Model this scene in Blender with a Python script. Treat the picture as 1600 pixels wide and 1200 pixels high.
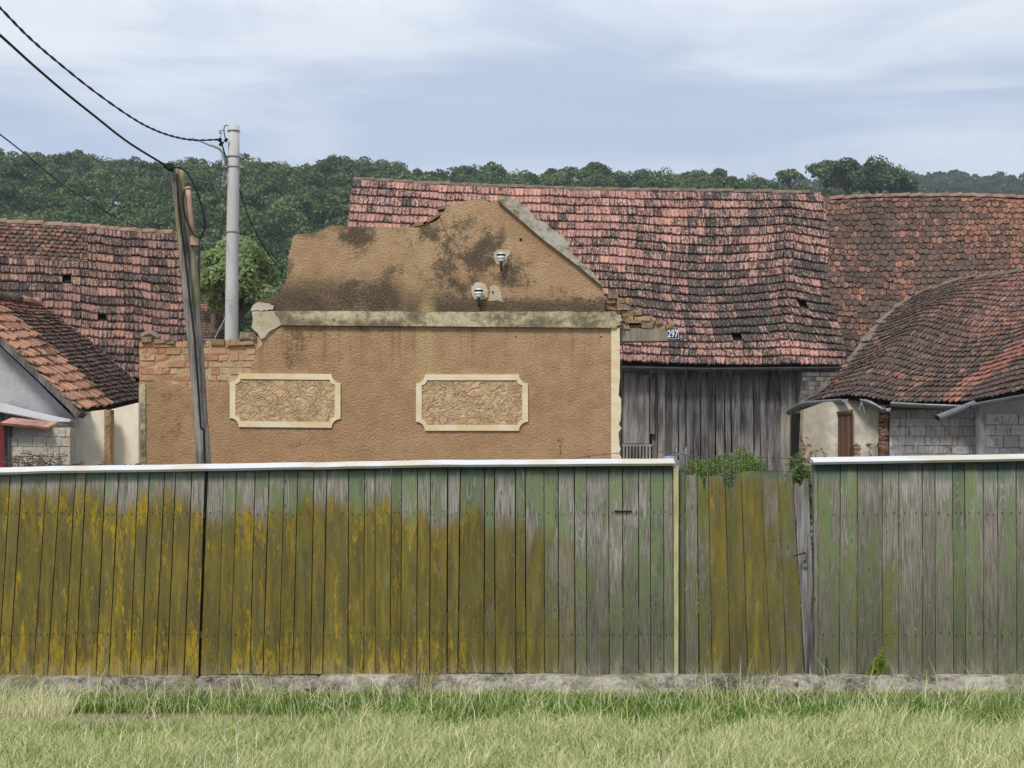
import bpy, math, random
import numpy as np
from mathutils import Vector
R = math.radians
for o in list(bpy.data.objects): bpy.data.objects.remove(o)
SC = bpy.context.scene
COL = SC.collection
# ------------------------------------------------------------------ camera
F = 2600.0            # focal length in photo pixels (photo is 1600 wide)
HZ = 780.0            # horizon row in the photo
EYE = 1.7
cam = bpy.data.objects.new("camera", bpy.data.cameras.new("camera")); COL.objects.link(cam)
cam.location = (0, 0, EYE); cam.rotation_euler = (R(90), 0, 0)
cam.data.sensor_width = 36; cam.data.lens = F / 1600 * 36
cam.data.shift_y = (HZ - 600) / 1600
cam.data.clip_start = 0.1; cam.data.clip_end = 6000
SC.camera = cam
SC.view_settings.view_transform = 'Standard'; SC.view_settings.look = 'None'
SC.view_settings.gamma = 1; SC.view_settings.exposure = 0.36

def P(px, py, Y):
    return ((px - 800) * Y / F, Y, EYE + (HZ - py) * Y / F)
def L(r, g, b, k=1.0):
    f = lambda c: (c / 12.92 if c <= 0.04045 else ((c + 0.055) / 1.055) ** 2.4)
    return (f(r / 255) * k, f(g / 255) * k, f(b / 255) * k, 1)

# ------------------------------------------------------------------ node helper
class NT:
    def __init__(s, tree):
        s.t = tree; s.n = tree.nodes; s.l = tree.links
        s.n.clear()
    def new(s, typ, **kw):
        nd = s.n.new(typ)
        for k, v in kw.items(): setattr(nd, k, v)
        return nd
    def put(s, sock, v):
        if v is None: return
        if hasattr(v, 'is_output'): s.l.new(v, sock)
        else: sock.default_value = v
    def m(s, op, a, b=None, c=None, clamp=False):
        nd = s.new('ShaderNodeMath', operation=op, use_clamp=clamp)
        for i, v in enumerate((a, b, c)): s.put(nd.inputs[i], v)
        return nd.outputs[0]
    def add(s, a, b): return s.m('ADD', a, b)
    def mul(s, a, b): return s.m('MULTIPLY', a, b)
    def vm(s, op, a, b=None):
        nd = s.new('ShaderNodeVectorMath', operation=op)
        s.put(nd.inputs[0], a); s.put(nd.inputs[1], b)
        return nd.outputs['Value'] if op in ('LENGTH', 'DISTANCE', 'DOT_PRODUCT') else nd.outputs[0]
    def pos(s): return s.new('ShaderNodeNewGeometry').outputs['Position']
    def sep(s, v):
        nd = s.new('ShaderNodeSeparateXYZ'); s.put(nd.inputs[0], v); return nd.outputs
    def comb(s, x, y, z):
        nd = s.new('ShaderNodeCombineXYZ')
        for i, v in enumerate((x, y, z)): s.put(nd.inputs[i], v)
        return nd.outputs[0]
    def attr(s, name, vec=False):
        nd = s.new('ShaderNodeAttribute'); nd.attribute_name = name
        return nd.outputs['Vector'] if vec else nd.outputs['Fac']
    def noise(s, vec, scale=1, detail=3, rough=.55, dist=0):
        nd = s.new('ShaderNodeTexNoise'); s.put(nd.inputs['Vector'], vec)
        nd.inputs['Scale'].default_value = scale; nd.inputs['Detail'].default_value = detail
        nd.inputs['Roughness'].default_value = rough; nd.inputs['Distortion'].default_value = dist
        return nd.outputs[0]
    def voro(s, vec, scale=1, feature='F1', rnd=1, out='Distance'):
        nd = s.new('ShaderNodeTexVoronoi', feature=feature); s.put(nd.inputs['Vector'], vec)
        nd.inputs['Scale'].default_value = scale; nd.inputs['Randomness'].default_value = rnd
        return nd.outputs[out]
    def mr(s, v, a, b, c=0.0, d=1.0, smooth=True):
        nd = s.new('ShaderNodeMapRange')
        if smooth: nd.interpolation_type = 'SMOOTHSTEP'
        nd.clamp = True
        for i, x in enumerate((v, a, b, c, d)): s.put(nd.inputs[i], x)
        return nd.outputs[0]
    def mix(s, f, a, b, blend='MIX'):
        nd = s.new('ShaderNodeMix', data_type='RGBA', blend_type=blend)
        s.put(nd.inputs[0], f); s.put(nd.inputs[6], a); s.put(nd.inputs[7], b)
        return nd.outputs[2]
    def ramp(s, f, stops):
        nd = s.new('ShaderNodeValToRGB'); s.put(nd.inputs[0], f); e = nd.color_ramp.elements
        while len(e) < len(stops): e.new(0.5)
        for i, (p, c) in enumerate(stops): e[i].position = p; e[i].color = c
        return nd.outputs[0]
    def ell(s, pos, px, py, rx, ry, Y, soft=1.0):
        c = P(px, py, Y); k = Y / F
        d = s.vm('SUBTRACT', pos, c); d = s.vm('MULTIPLY', d, (1 / (rx * k), 0, 1 / (ry * k)))
        return s.mr(s.vm('LENGTH', d), 1.0 + .0 * soft, 0.15, 0, 1)
    def mx(s, *a):
        r = a[0]
        for b in a[1:]: r = s.m('MAXIMUM', r, b)
        return r

def mat(name):
    m = bpy.data.materials.new(name); m.use_nodes = True
    return m, NT(m.node_tree)
def finish(nt, color, rough=.9, bump=None, dist=.01, strength=1.0, spec=.2, metal=0.0, trans=None):
    b = nt.new('ShaderNodeBsdfPrincipled'); nt.put(b.inputs['Base Color'], color); nt.put(b.inputs['Roughness'], rough)
    b.inputs['Specular IOR Level'].default_value = spec; b.inputs['Metallic'].default_value = metal
    if bump is not None:
        bn = nt.new('ShaderNodeBump'); bn.inputs['Distance'].default_value = dist; bn.inputs['Strength'].default_value = strength
        nt.put(bn.inputs['Height'], bump); nt.l.new(bn.outputs[0], b.inputs['Normal'])
    o = nt.new('ShaderNodeOutputMaterial'); sh = b.outputs[0]
    if trans is not None:
        tr = nt.new('ShaderNodeBsdfTranslucent'); nt.put(tr.inputs[0], color)
        mx = nt.new('ShaderNodeMixShader'); mx.inputs[0].default_value = trans
        nt.l.new(sh, mx.inputs[1]); nt.l.new(tr.outputs[0], mx.inputs[2]); sh = mx.outputs[0]
    nt.l.new(sh, o.inputs['Surface'])

# ------------------------------------------------------------------ world: hazy sky with thin cloud sheets
SUN_EL, SUN_AZ = 52.0, 205.0     # azimuth measured clockwise from +Y (behind the camera, to the left)
W = bpy.data.worlds.new("World"); SC.world = W; W.use_nodes = True
nt = NT(W.node_tree)
sky = nt.new('ShaderNodeTexSky', sky_type='NISHITA'); sky.sun_disc = False
sky.sun_elevation = R(SUN_EL); sky.sun_rotation = R(SUN_AZ); sky.dust_density = 2.5; sky.ozone_density = 2
d = nt.new('ShaderNodeTexCoord').outputs['Generated']
x, y, z = nt.sep(d)[0:3]
hz = nt.m('DIVIDE', 1.0, nt.add(nt.m('MAXIMUM', z, 0.0), 0.10))
cl = nt.comb(nt.mul(x, hz), nt.mul(y, hz), nt.mul(z, 2.0))                # flat sheet of cloud seen from below
n1 = nt.noise(nt.vm('MULTIPLY', cl, (.55, .8, 1)), 1.0, 6, .55, .3)
n2 = nt.noise(nt.vm('MULTIPLY', nt.comb(x, z, y), (2.8, 17, 1)), 1.3, 6, .55, .7)
n3 = nt.noise(nt.vm('MULTIPLY', nt.comb(x, z, y), (1.7, 6, 1)), 2.1, 2, .5, .2)
cov = nt.m('ADD', nt.mul(n1, .35), nt.add(nt.mul(n2, .45), nt.mul(n3, .35)))
f = nt.mul(nt.mr(cov, .49, .63), nt.mr(z, .19, .265, .62, 1.0))
hi = nt.mr(z, .21, .29, -.05, .22)
f2 = nt.m('ADD', f, hi, clamp=True)
cloud = nt.mix(f2, (.47, .555, .715, 1), (.76, .80, .86, 1))
skyc = nt.mix(1.0, sky.outputs[0], (0.09, 0.09, 0.09, 1), 'MULTIPLY')
cloudy = nt.mix(nt.mr(n1, .3, .7, .74, .95), skyc, cloud)
up = nt.mr(z, .32, .65, 1.0, .62)
cloudy = nt.vm('SCALE', cloudy)
sc = cloudy.node; nt.put(sc.inputs['Scale'], up)
bg = nt.new('ShaderNodeBackground'); nt.l.new(cloudy, bg.inputs[0]); bg.inputs[1].default_value = 1.0
ow = nt.new('ShaderNodeOutputWorld'); nt.l.new(bg.outputs[0], ow.inputs[0])
# ------------------------------------------------------------------ sun behind thin cloud
sl = bpy.data.lights.new("sun", 'SUN'); sl.energy = 2.6; sl.angle = R(14); sl.color = (1, .95, .87)
so = bpy.data.objects.new("sun", sl); COL.objects.link(so)
a = R(SUN_AZ); e = R(SUN_EL)
sd = Vector((math.sin(a) * math.cos(e), math.cos(a) * math.cos(e), math.sin(e)))
so.rotation_euler = (-sd).to_track_quat('-Z', 'Y').to_euler(); so.location = (0, -20, 40)

# ------------------------------------------------------------------ mesh helpers
BASE = {}
def empty(name, label, cat, loc=(0, 0, 0), group=None):
    o = bpy.data.objects.new(name, None); COL.objects.link(o); o.location = loc
    o.empty_display_size = .3
    o['label'] = label; o['category'] = cat
    if group: o['group'] = group
    BASE[o] = Vector(loc); return o
def tag(o, label=None, cat=None, group=None, kind=None):
    if label: o['label'] = label
    if cat: o['category'] = cat
    if group: o['group'] = group
    if kind: o['kind'] = kind
    return o
class MB:
    def __init__(s): s.V = []; s.F = []; s.M = []; s.A = {}; s.cur = {}
    def v(s, p, **kw):
        s.V.append(tuple(p)); i = len(s.V) - 1
        for k, x in s.cur.items(): s.A.setdefault(k, {})[i] = x
        for k, x in kw.items(): s.A.setdefault(k, {})[i] = x
        return i
    def f(s, idx, m=0): s.F.append(tuple(idx)); s.M.append(m)
    def hexa(s, c, m=0):
        """8 corners: bottom 4 then top 4"""
        i = [s.v(p) for p in c]
        for q in ((0, 3, 2, 1), (4, 5, 6, 7), (0, 1, 5, 4), (1, 2, 6, 5), (2, 3, 7, 6), (3, 0, 4, 7)): s.f([i[k] for k in q], m)
    def box(s, x0, x1, y0, y1, z0, z1, m=0, jit=0, rng=random):
        j = (lambda: rng.uniform(-jit, jit)) if jit else (lambda: 0)
        c = [(x0, y0, z0), (x1, y0, z0), (x1, y1, z0), (x0, y1, z0), (x0, y0, z1), (x1, y0, z1), (x1, y1, z1), (x0, y1, z1)]
        s.hexa([(a + j(), b + j(), cc + j()) for a, b, cc in c], m)
    def slab(s, pts, Y, t, m=0):
        """pixel outline extruded from depth Y backwards by t"""
        n = len(pts)
        w = [P(a, b, Y) for a, b in pts]
        A = [s.v(p) for p in w]; B = [s.v((p[0], p[1] + t, p[2])) for p in w]
        area = sum(w[i][0] * w[(i + 1) % n][2] - w[(i + 1) % n][0] * w[i][2] for i in range(n))
        if area < 0: A2, B2 = A[::-1], B
        else: A2, B2 = A, B[::-1]
        s.f(A2, m); s.f(B2, m)
        for i in range(n):
            k = (i + 1) % n
            s.f((A[i], A[k], B[k], B[i]) if area < 0 else (A[k], A[i], B[i], B[k]), m)
    def tube(s, pts, r, n=8, m=0, cap=True, rr=None):
        pts = [Vector(p) for p in pts]; rings = []
        for i, p in enumerate(pts):
            t = (pts[min(i + 1, len(pts) - 1)] - pts[max(i - 1, 0)]).normalized()
            ref = Vector((0, 1, 0)) if abs(t.y) < .9 else Vector((0, 0, 1))
            a = t.cross(ref).normalized(); b = t.cross(a).normalized()
            rad = rr[i] if rr else r
            rings.append([s.v(p + (a * math.cos(2 * math.pi * k / n) + b * math.sin(2 * math.pi * k / n)) * rad) for k in range(n)])
        for A, B in zip(rings, rings[1:]):
            for k in range(n): s.f((A[k], A[(k + 1) % n], B[(k + 1) % n], B[k]), m)
        if cap: s.f(rings[0][::-1], m); s.f(rings[-1], m)
    def build(s, name, mats, parent=None, smooth=False, **tg):
        if not isinstance(mats, (list, tuple)): mats = [mats]
        me = bpy.data.meshes.new(name)
        base = Vector((0, 0, 0)); q = parent
        while q is not None: base = base + BASE.get(q, Vector((0, 0, 0))); q = q.parent
        me.from_pydata([(a - base.x, b - base.y, c - base.z) for a, b, c in s.V], [], s.F)
        for mm in mats: me.materials.append(mm)
        me.polygons.foreach_set('material_index', s.M)
        if smooth: me.polygons.foreach_set('use_smooth', [True] * len(s.F))
        for k, dd in s.A.items():
            ex = next(iter(dd.values()))
            if isinstance(ex, (tuple, list)):
                at = me.attributes.new(k, 'FLOAT_VECTOR', 'POINT'); arr = np.zeros((len(s.V), 3), 'f')
                for i, x in dd.items(): arr[i] = x
                at.data.foreach_set('vector', arr.ravel())
            else:
                at = me.attributes.new(k, 'FLOAT', 'POINT'); arr = np.zeros(len(s.V), 'f')
                for i, x in dd.items(): arr[i] = x
                at.data.foreach_set('value', arr)
        me.update()
        o = bpy.data.objects.new(name, me); COL.objects.link(o)
        if parent is not None: o.parent = parent
        tag(o, **tg); return o
def npmesh(name, V, T, mats, attrs={}, parent=None, **tg):
    """V (N,3), T (M,k) faces all with k corners"""
    V = np.asarray(V, 'f').copy(); T = np.asarray(T, 'i')
    q = parent
    while q is not None:
        b = BASE.get(q)
        if b is not None: V -= np.array(b, 'f')
        q = q.parent
    me = bpy.data.meshes.new(name); k = T.shape[1]
    me.vertices.add(len(V)); me.vertices.foreach_set('co', V.ravel())
    me.loops.add(T.size); me.loops.foreach_set('vertex_index', T.ravel())
    me.polygons.add(len(T)); me.polygons.foreach_set('loop_start', np.arange(0, T.size, k, dtype='i'))
    me.polygons.foreach_set('loop_total', np.full(len(T), k, 'i'))
    me.update(calc_edges=True)
    for kk, a in attrs.items():
        at = me.attributes.new(kk, 'FLOAT', 'POINT'); at.data.foreach_set('value', np.asarray(a, 'f'))
    me.materials.append(mats)
    o = bpy.data.objects.new(name, me); COL.objects.link(o)
    if parent is not None: o.parent = parent
    tag(o, **tg); return o
def lerp_tab(tab, x):
    return float(np.interp(x, [t[0] for t in tab], [t[1] for t in tab]))
def rough(pts, step, amp, seed=0):
    """subdivide a pixel polyline and shake it"""
    rg = random.Random(seed); out = []
    for (x0, y0), (x1, y1) in zip(pts, pts[1:]):
        n = max(1, int(math.hypot(x1 - x0, y1 - y0) / step)); out.append((x0, y0))
        for i in range(1, n):
            t = i / n; out.append((x0 + (x1 - x0) * t + rg.uniform(-amp, amp), y0 + (y1 - y0) * t + rg.uniform(-amp, amp)))
    out.append(pts[-1]); return out
def spline(pts, n=6):
    """Catmull-Rom through 3-D points"""
    pts = [Vector(p) for p in pts]; q = [pts[0] * 2 - pts[1]] + pts + [pts[-1] * 2 - pts[-2]]; out = []
    for i in range(1, len(q) - 2):
        for k in range(n):
            t = k / n; a, b, c, d_ = q[i - 1], q[i], q[i + 1], q[i + 2]
            out.append(.5 * ((2 * b) + (c - a) * t + (2 * a - 5 * b + 4 * c - d_) * t * t + (-a + 3 * b - 3 * c + d_) * t ** 3))
    out.append(pts[-1]); return out

# ------------------------------------------------------------------ materials
M = {}
def simple(key, col, rough=.85, var=.25, scale=6, bump=.3, dist=.01, metal=0, spec=.2, stretch=(1, 1, 1)):
    m, nt = mat(key); p = nt.vm('MULTIPLY', nt.pos(), stretch)
    n = nt.noise(p, scale, 5, .6)
    n2 = nt.noise(p, scale * 7, 3, .6)
    k = nt.mr(nt.add(nt.mul(n, .7), nt.mul(n2, .3)), .3, .7, 1 - var, 1 + var * .6)
    c = nt.mix(1.0, col, (1, 1, 1, 1), 'MULTIPLY'); v = nt.vm('SCALE', c); nt.put(v.node.inputs['Scale'], k)
    finish(nt, v, rough, n2 if bump else None, dist, bump, spec, metal)
    M[key] = m; return m

def tile_mat(key, fresh, dark, pale, ochre=(.30, .17, .05, 1), vs=1.0, streak=1.0):
    m, nt = mat(key)
    uv = nt.attr('tuv', True); age = nt.attr('age'); rnd = nt.attr('rnd'); pos = nt.pos()
    st = nt.noise(nt.vm('MULTIPLY', uv, (26 * streak, 3.2, 1)), 1, 4, .65)      # streaks running down each tile
    pt = nt.noise(nt.vm('MULTIPLY', pos, (1, 1, 1)), 9, 5, .7)
    big = nt.noise(pos, .55, 3, .6)
    fine = nt.noise(pos, 55, 3, .7)
    v = nt.add(nt.add(nt.mul(nt.mr(st, .36, .64), .52), nt.mul(nt.mr(pt, .36, .64), .34)), nt.add(nt.mul(age, .78), nt.mul(big, .2)))
    mask = nt.mr(v, .74, 1.06)
    fr = nt.mix(nt.mr(rnd, 0, 1, 0, 1, False), fresh, (fresh[0] * 1.10, fresh[1] * 1.02, fresh[2] * .92, 1))
    fr = nt.mix(nt.mr(pt, .45, .7, 0, .55), fr, (fresh[0] * .6, fresh[1] * .62, fresh[2] * .66, 1))
    dk = nt.mix(nt.mr(fine, .35, .7), dark, (dark[0] * 2.1, dark[1] * 1.95, dark[2] * 1.8, 1))
    c = nt.mix(mask, fr, dk)
    lich = nt.mul(nt.mr(nt.add(nt.mul(nt.noise(pos, 21, 4, .7), .5), nt.mul(nt.noise(nt.vm('MULTIPLY', uv, (44, 4, 1)), 1, 3, .6), .5)), .54, .62), nt.mr(age, .1, .6, .1, .8))
    c = nt.mix(lich, c, pale)
    oc = nt.mul(nt.mr(nt.noise(nt.vm('ADD', pos, (7, 3, 1)), 5, 4, .7), .62, .72), .3)
    c = nt.mix(oc, c, ochre)
    br = nt.vm('SCALE', c); nt.put(br.node.inputs['Scale'], nt.mr(nt.m('FRACT', nt.mul(rnd, 7.31)), 0, 1, .78 * vs, 1.22 * vs, False))
    finish(nt, br, .92, nt.add(fine, nt.mul(st, .6)), .006, .5, .12)
    M[key] = m; return m

tile_mat('tile_pink', L(171, 133, 125), L(58, 54, 53), L(172, 160, 150))
tile_mat('tile_brown', L(146, 116, 107), L(58, 52, 52), L(150, 136, 128), streak=.9)
tile_mat('tile_beaver', L(142, 104, 88), L(70, 60, 56), L(132, 116, 106), ochre=(.22,.12,.07,1), streak=.4)
tile_mat('tile_grey', L(142, 104, 94), L(64, 58, 56), L(146, 134, 126), ochre=(.16,.11,.07,1), streak=.6)
tile_mat('tile_orange', L(172, 134, 114), L(72, 62, 56), L(172, 150, 128), streak=.9)
simple('post_cream', L(180, 176, 132), .85, .35, 5, .4, stretch=(6, 6, .8))
simple('deck', (.02, .018, .016, 1), .95, .3)
simple('ridge', L(122, 108, 98), .9, .5, 5, .4)
simple('ridge_red', L(146, 120, 106), .9, .5, 5, .4)
simple('metal', L(125, 130, 137), .5, .35, 4, .2, metal=.35, spec=.5)
simple('metal_dark', L(88, 88, 90), .6, .4, 4, .2, metal=.2, spec=.4)
simple('cable', (.012, .012, .014, 1), .6, .2)
simple('steel', L(150, 155, 160), .5, .2, metal=.5, spec=.5)
simple('concrete_pole', L(186, 185, 184), .85, .16, 3, .4, stretch=(2, 2, .4))
simple('grey_plaster', L(170, 170, 174), .9, .22, 2.2, .4)
simple('cream_plaster', L(226, 216, 196), .9, .16, 2.0, .3, stretch=(2.2, 2.2, .6))
simple('terracotta', L(180, 150, 134), .8, .2)
simple('red_paint', L(110, 45, 45), .8, .3)
simple('white_glaze', (.75, .75, .78, 1), .25, .05, spec=.5)
simple('blue_enamel', L(30, 32, 88), .35, .1, spec=.5)
simple('white_enamel', (.8, .8, .8, 1), .4, .04)
simple('blue_plastic', L(112, 136, 165), .4, .15, spec=.4)
simple('stone', L(190, 180, 165), .9, .25, 8, .5)
simple('bark', L(90, 82, 70), .95, .4, 5, .6)
simple('twig', L(92, 66, 60), .95, .3)
simple('mortar', L(196, 172, 138), .95, .3, 9, .7, .02)

# stucco of the brown house
def stucco(key, Y=26.0):
    m, nt = mat(key); pos = nt.pos()
    big = nt.noise(pos, .8, 4, .6); mid = nt.noise(pos, 4, 5, .65); fine = nt.noise(pos, 34, 4, .7)
    z = nt.sep(pos)[2]
    base = nt.mix(nt.mr(nt.add(nt.mul(big, .6), nt.mul(mid, .4)), .35, .65), L(164, 134, 102), L(190, 160, 128))
    zc = P(0, 486, Y)[2]
    base = nt.mix(nt.mr(z, zc - .2, zc - .6, 0, .55), base, nt.mix(nt.mr(mid, .35, .65), L(160, 128, 96), L(178, 146, 112)))
    base = nt.mix(nt.mr(z, 3.2, 1.8, 0, .4), base, L(172, 134, 102))
    E = lambda *a: nt.ell(pos, *a, Y)
    S = [E(760, 484, 800, 34), E(560, 475, 330, 66), E(415, 450, 75, 100), E(740, 395, 110, 80), E(690, 440, 95, 80), E(560, 362, 60, 55), E(680, 360, 90, 50),
         E(800, 430, 60, 45), E(870, 455, 45, 30), E(930, 420, 40, 40), E(250, 650, 60, 60), E(470, 545, 50, 70), E(620, 440, 40, 45)]
    wts = [1, 1.0, 1.0, .95, .8, .9, .7, .75, .6, .5, .55, .5, .6]
    acc = None
    for e_, w_ in zip(S, wts):
        q = nt.mul(e_, w_); acc = q if acc is None else nt.m('MAXIMUM', acc, q)
    grain = nt.mr(nt.noise(pos, 26, 6, .8), .38, .62); patch = nt.mr(nt.noise(nt.vm('ADD', pos, (3, 9, 1)), 2.6, 6, .7), .36, .64)
    st = nt.mr(nt.add(nt.mul(acc, .66), nt.add(nt.mul(grain, .22), nt.mul(patch, .56))), .58, 1.12, 0, .88)
    xx_ = nt.sep(pos)[0]
    hgt_ = nt.mr(xx_, P(560, 0, Y)[0], P(760, 0, Y)[0], .62, .22)      # the sooty band above the cornice is tall on the left
    above = nt.m('SUBTRACT', z, zc)
    bandm = nt.mul(nt.mr(nt.m('DIVIDE', nt.add(above, nt.mul(nt.m('SUBTRACT', patch, .5), .22)), hgt_), 1.05, .35), nt.mr(above, -.04, .0))
    st = nt.m('MAXIMUM', st, nt.mul(bandm, nt.mr(nt.add(nt.mul(grain, .5), nt.mul(patch, .5)), .0, .65, .62, .95)))
    edge_ = nt.mul(nt.mr(nt.add(above, nt.mul(nt.m('SUBTRACT', patch, .5), .3)), 1.12, 1.38), nt.mr(xx_, P(640, 0, Y)[0], P(560, 0, Y)[0]))
    st = nt.m('MAXIMUM', st, nt.mul(edge_, .6))
    c = nt.mix(st, base, nt.mix(nt.mr(fine, .3, .7), L(58, 53, 47), L(98, 88, 74)))
    drip = nt.mul(nt.mx(E(666, 545, 24, 170), nt.mul(E(650, 440, 40, 60), .6)), nt.mr(mid, .3, .6, .55, .9))
    c = nt.mix(drip, c, L(184, 160, 118))
    gr = nt.mul(nt.mr(z, 2.0, 1.2), .4); c = nt.mix(gr, c, L(140, 104, 76))
    x_ = nt.sep(pos)[0]
    run = nt.mr(nt.noise(nt.comb(nt.mul(x_, 9), 0, nt.mul(z, .35)), 1, 4, .7), .50, .66)
    under = nt.mul(nt.mr(z, zc - 1.3, zc - .15), nt.mr(z, zc + .05, zc - .1))
    c = nt.mix(nt.mul(nt.mul(run, under), .45), c, L(104, 88, 68))
    ck = nt.voro(nt.vm('ADD', nt.vm('MULTIPLY', pos, (.5, 0, .5)), nt.vm('SCALE', nt.comb(nt.noise(pos, 2.2, 4), 0, nt.noise(nt.vm('ADD', pos, (9, 9, 9)), 2.2, 4)))), 1, 'DISTANCE_TO_EDGE')
    [setattr(n_.inputs['Scale'], 'default_value', .35) for n_ in nt.n if n_.bl_idname == 'ShaderNodeVectorMath' and n_.operation == 'SCALE']
    c = nt.mix(nt.mul(nt.mr(ck, .006, .001, 0, .55), nt.mr(big, .5, .55)), c, L(84, 70, 54))
    specks = nt.mr(nt.voro(pos, 5.5), .045, .02, 0, .7); c = nt.mix(specks, c, L(205, 180, 140))
    pit = nt.mr(nt.voro(pos, 20), .5, .1)
    h = nt.add(nt.mul(fine, 1.0), nt.mul(nt.noise(pos, 30, 3, .6), 1.2))
    finish(nt, c, .95, h, .026, .9, .1); M[key] = m
stucco('stucco')
# plaster bands of the same house, cream with grey weathering
def band(key, clean, dirty, amt):
    m, nt = mat(key); pos = nt.pos()
    g = nt.noise(pos, 11, 6, .75); b = nt.noise(nt.vm('MULTIPLY', pos, (1.2, 1, 2.5)), 1.6, 3, .6)
    f_ = nt.mr(nt.add(nt.add(nt.mul(g, .8), nt.mul(nt.noise(pos, 42, 3, .7), .35)), nt.mul(b, .7)), 1.06 - amt, 1.42 - amt, 0, .95)
    c = nt.mix(f_, nt.mix(nt.mr(b, .4, .6), clean, (clean[0] * .92, clean[1] * .85, clean[2] * .68, 1)), dirty)
    finish(nt, c, .92, g, .006, .6, .15); M[key] = m
band('band', L(192, 182, 152), L(98, 93, 82), .33)
band('band_clean', L(220, 208, 182), L(150, 136, 112), -.06)
band('cap_white', L(206, 209, 216), L(134, 132, 126), -.20)
band('coping', L(176, 172, 162), L(58, 57, 55), .24)
band('patch', L(188, 183, 170), L(116, 110, 100), .12)
def panel_fill():
    m, nt = mat('panel_fill'); pos = nt.pos()
    w = nt.vm('ADD', pos, nt.vm('SCALE', nt.comb(nt.noise(pos, 3.5, 2), 0, nt.noise(nt.vm('ADD', pos, (5, 5, 5)), 3.5, 2))))
    w.node.inputs[1].links[0].from_node.inputs['Scale'].default_value = .6
    cr = nt.voro(nt.vm('MULTIPLY', w, (1, 0, 1.7)), 7, 'DISTANCE_TO_EDGE', 1)
    g = nt.noise(pos, 5, 5, .7)
    lump = nt.noise(nt.vm('MULTIPLY', w, (1, 1, 1.5)), 9, 4, .6, 1.2)
    c = nt.mix(nt.mr(g, .35, .65), L(178, 150, 118), L(204, 176, 140))
    crack = nt.mul(nt.mr(cr, .035, .0), nt.mr(nt.noise(pos, 8, 2), .42, .56))
    c = nt.mix(nt.mul(crack, .45), c, L(100, 84, 64))
    c = nt.mix(nt.mr(g, .57, .72, 0, .7), c, L(122, 102, 82))
    finish(nt, c, .95, nt.add(nt.mul(lump, 1.6), nt.mul(nt.mr(cr, 0, .12), .35)), .028, 1.0, .1); M['panel_fill'] = m
panel_fill()
# bricks: per-brick colour
def brick(key, a_, b_, c_, d_):
    m, nt = mat(key); pos = nt.pos(); rnd = nt.attr('rnd')
    c = nt.ramp(rnd, [(0, a_), (.35, b_), (.7, c_), (1, d_)])
    g = nt.noise(pos, 16, 6, .75)
    c = nt.mix(nt.mr(g, .46, .62, 0, .75), c, L(178, 154, 120)); c = nt.mix(nt.mr(nt.noise(pos, 7, 4), .58, .7, 0, .7), c, L(120, 100, 84))
    finish(nt, c, .95, g, .025, 1.0, .1); M[key] = m
brick('brick', L(176, 122, 94), L(188, 146, 114), L(196, 166, 130), L(176, 154, 126))
brick('brick_old', L(150, 116, 84), L(128, 108, 88), L(122, 110, 98), L(170, 140, 104))
brick('brick_dark', L(108, 76, 64), L(134, 96, 82), L(88, 70, 62), L(150, 112, 98))
brick('block_grey', L(182, 185, 192), L(198, 201, 208), L(170, 174, 184), L(210, 213, 220))
brick('block_light', L(176, 174, 166), L(190, 188, 180), L(168, 166, 160), L(198, 196, 188))

# old grey planks
def wood(key, lo, hi, warm, wamt=.5):
    m, nt = mat(key); pos = nt.pos(); rnd = nt.attr('rnd')
    xx, yy, zz = nt.sep(pos)[0:3]
    q = nt.comb(nt.add(xx, nt.mul(rnd, 13)), nt.mul(rnd, 31), zz)
    g = nt.noise(nt.vm('MULTIPLY', q, (55, 1, 2.2)), 1, 5, .7); b = nt.noise(nt.vm('MULTIPLY', q, (5, 1, .8)), 1, 3, .6)
    c = nt.mix(nt.mr(nt.add(nt.mul(g, .5), nt.mul(b, .5)), .35, .65), lo, hi)
    c = nt.mix(nt.mul(nt.mr(nt.noise(pos, .9, 3), .48, .62), wamt), c, warm)
    v = nt.vm('SCALE', c); nt.put(v.node.inputs['Scale'], nt.mr(rnd, 0, 1, .58, 1.32, False))
    finish(nt, v, .9, g, .008, .7, .15); M[key] = m
wood('barn_wood', L(56, 54, 55), L(160, 157, 156), L(120, 106, 96), .35)
wood('beam_wood', L(100, 96, 88), L(156, 150, 140), L(140, 126, 104))
wood('shutter_wood', L(72, 50, 42), L(118, 88, 74), L(100, 76, 66))
# timber pole with yellow lichen near the top
def pole_mat():
    m, nt = mat('pole_wood'); pos = nt.pos()
    g = nt.noise(nt.vm('MULTIPLY', pos, (38, 38, 1.6)), 1, 5, .7); b = nt.noise(pos, 2.4, 4, .6)
    c = nt.mix(nt.mr(nt.add(nt.mul(g, .6), nt.mul(b, .4)), .36, .64), L(84, 80, 76), L(158, 152, 144))
    z = nt.sep(pos)[2]
    top = nt.mul(nt.mr(z, 3.6, 5.0, .0, .85), nt.mr(nt.noise(nt.vm('MULTIPLY', pos, (7, 7, 2.0)), 1, 4, .7), .48, .6))
    c = nt.mix(top, c, L(146, 138, 50))
    sp = nt.mul(nt.mr(nt.noise(pos, 4.4, 5, .7), .6, .68), .7); c = nt.mix(sp, c, L(140, 130, 66))
    finish(nt, c, .93, g, .012, .9, .1); M['pole_wood'] = m
pole_mat()

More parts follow.
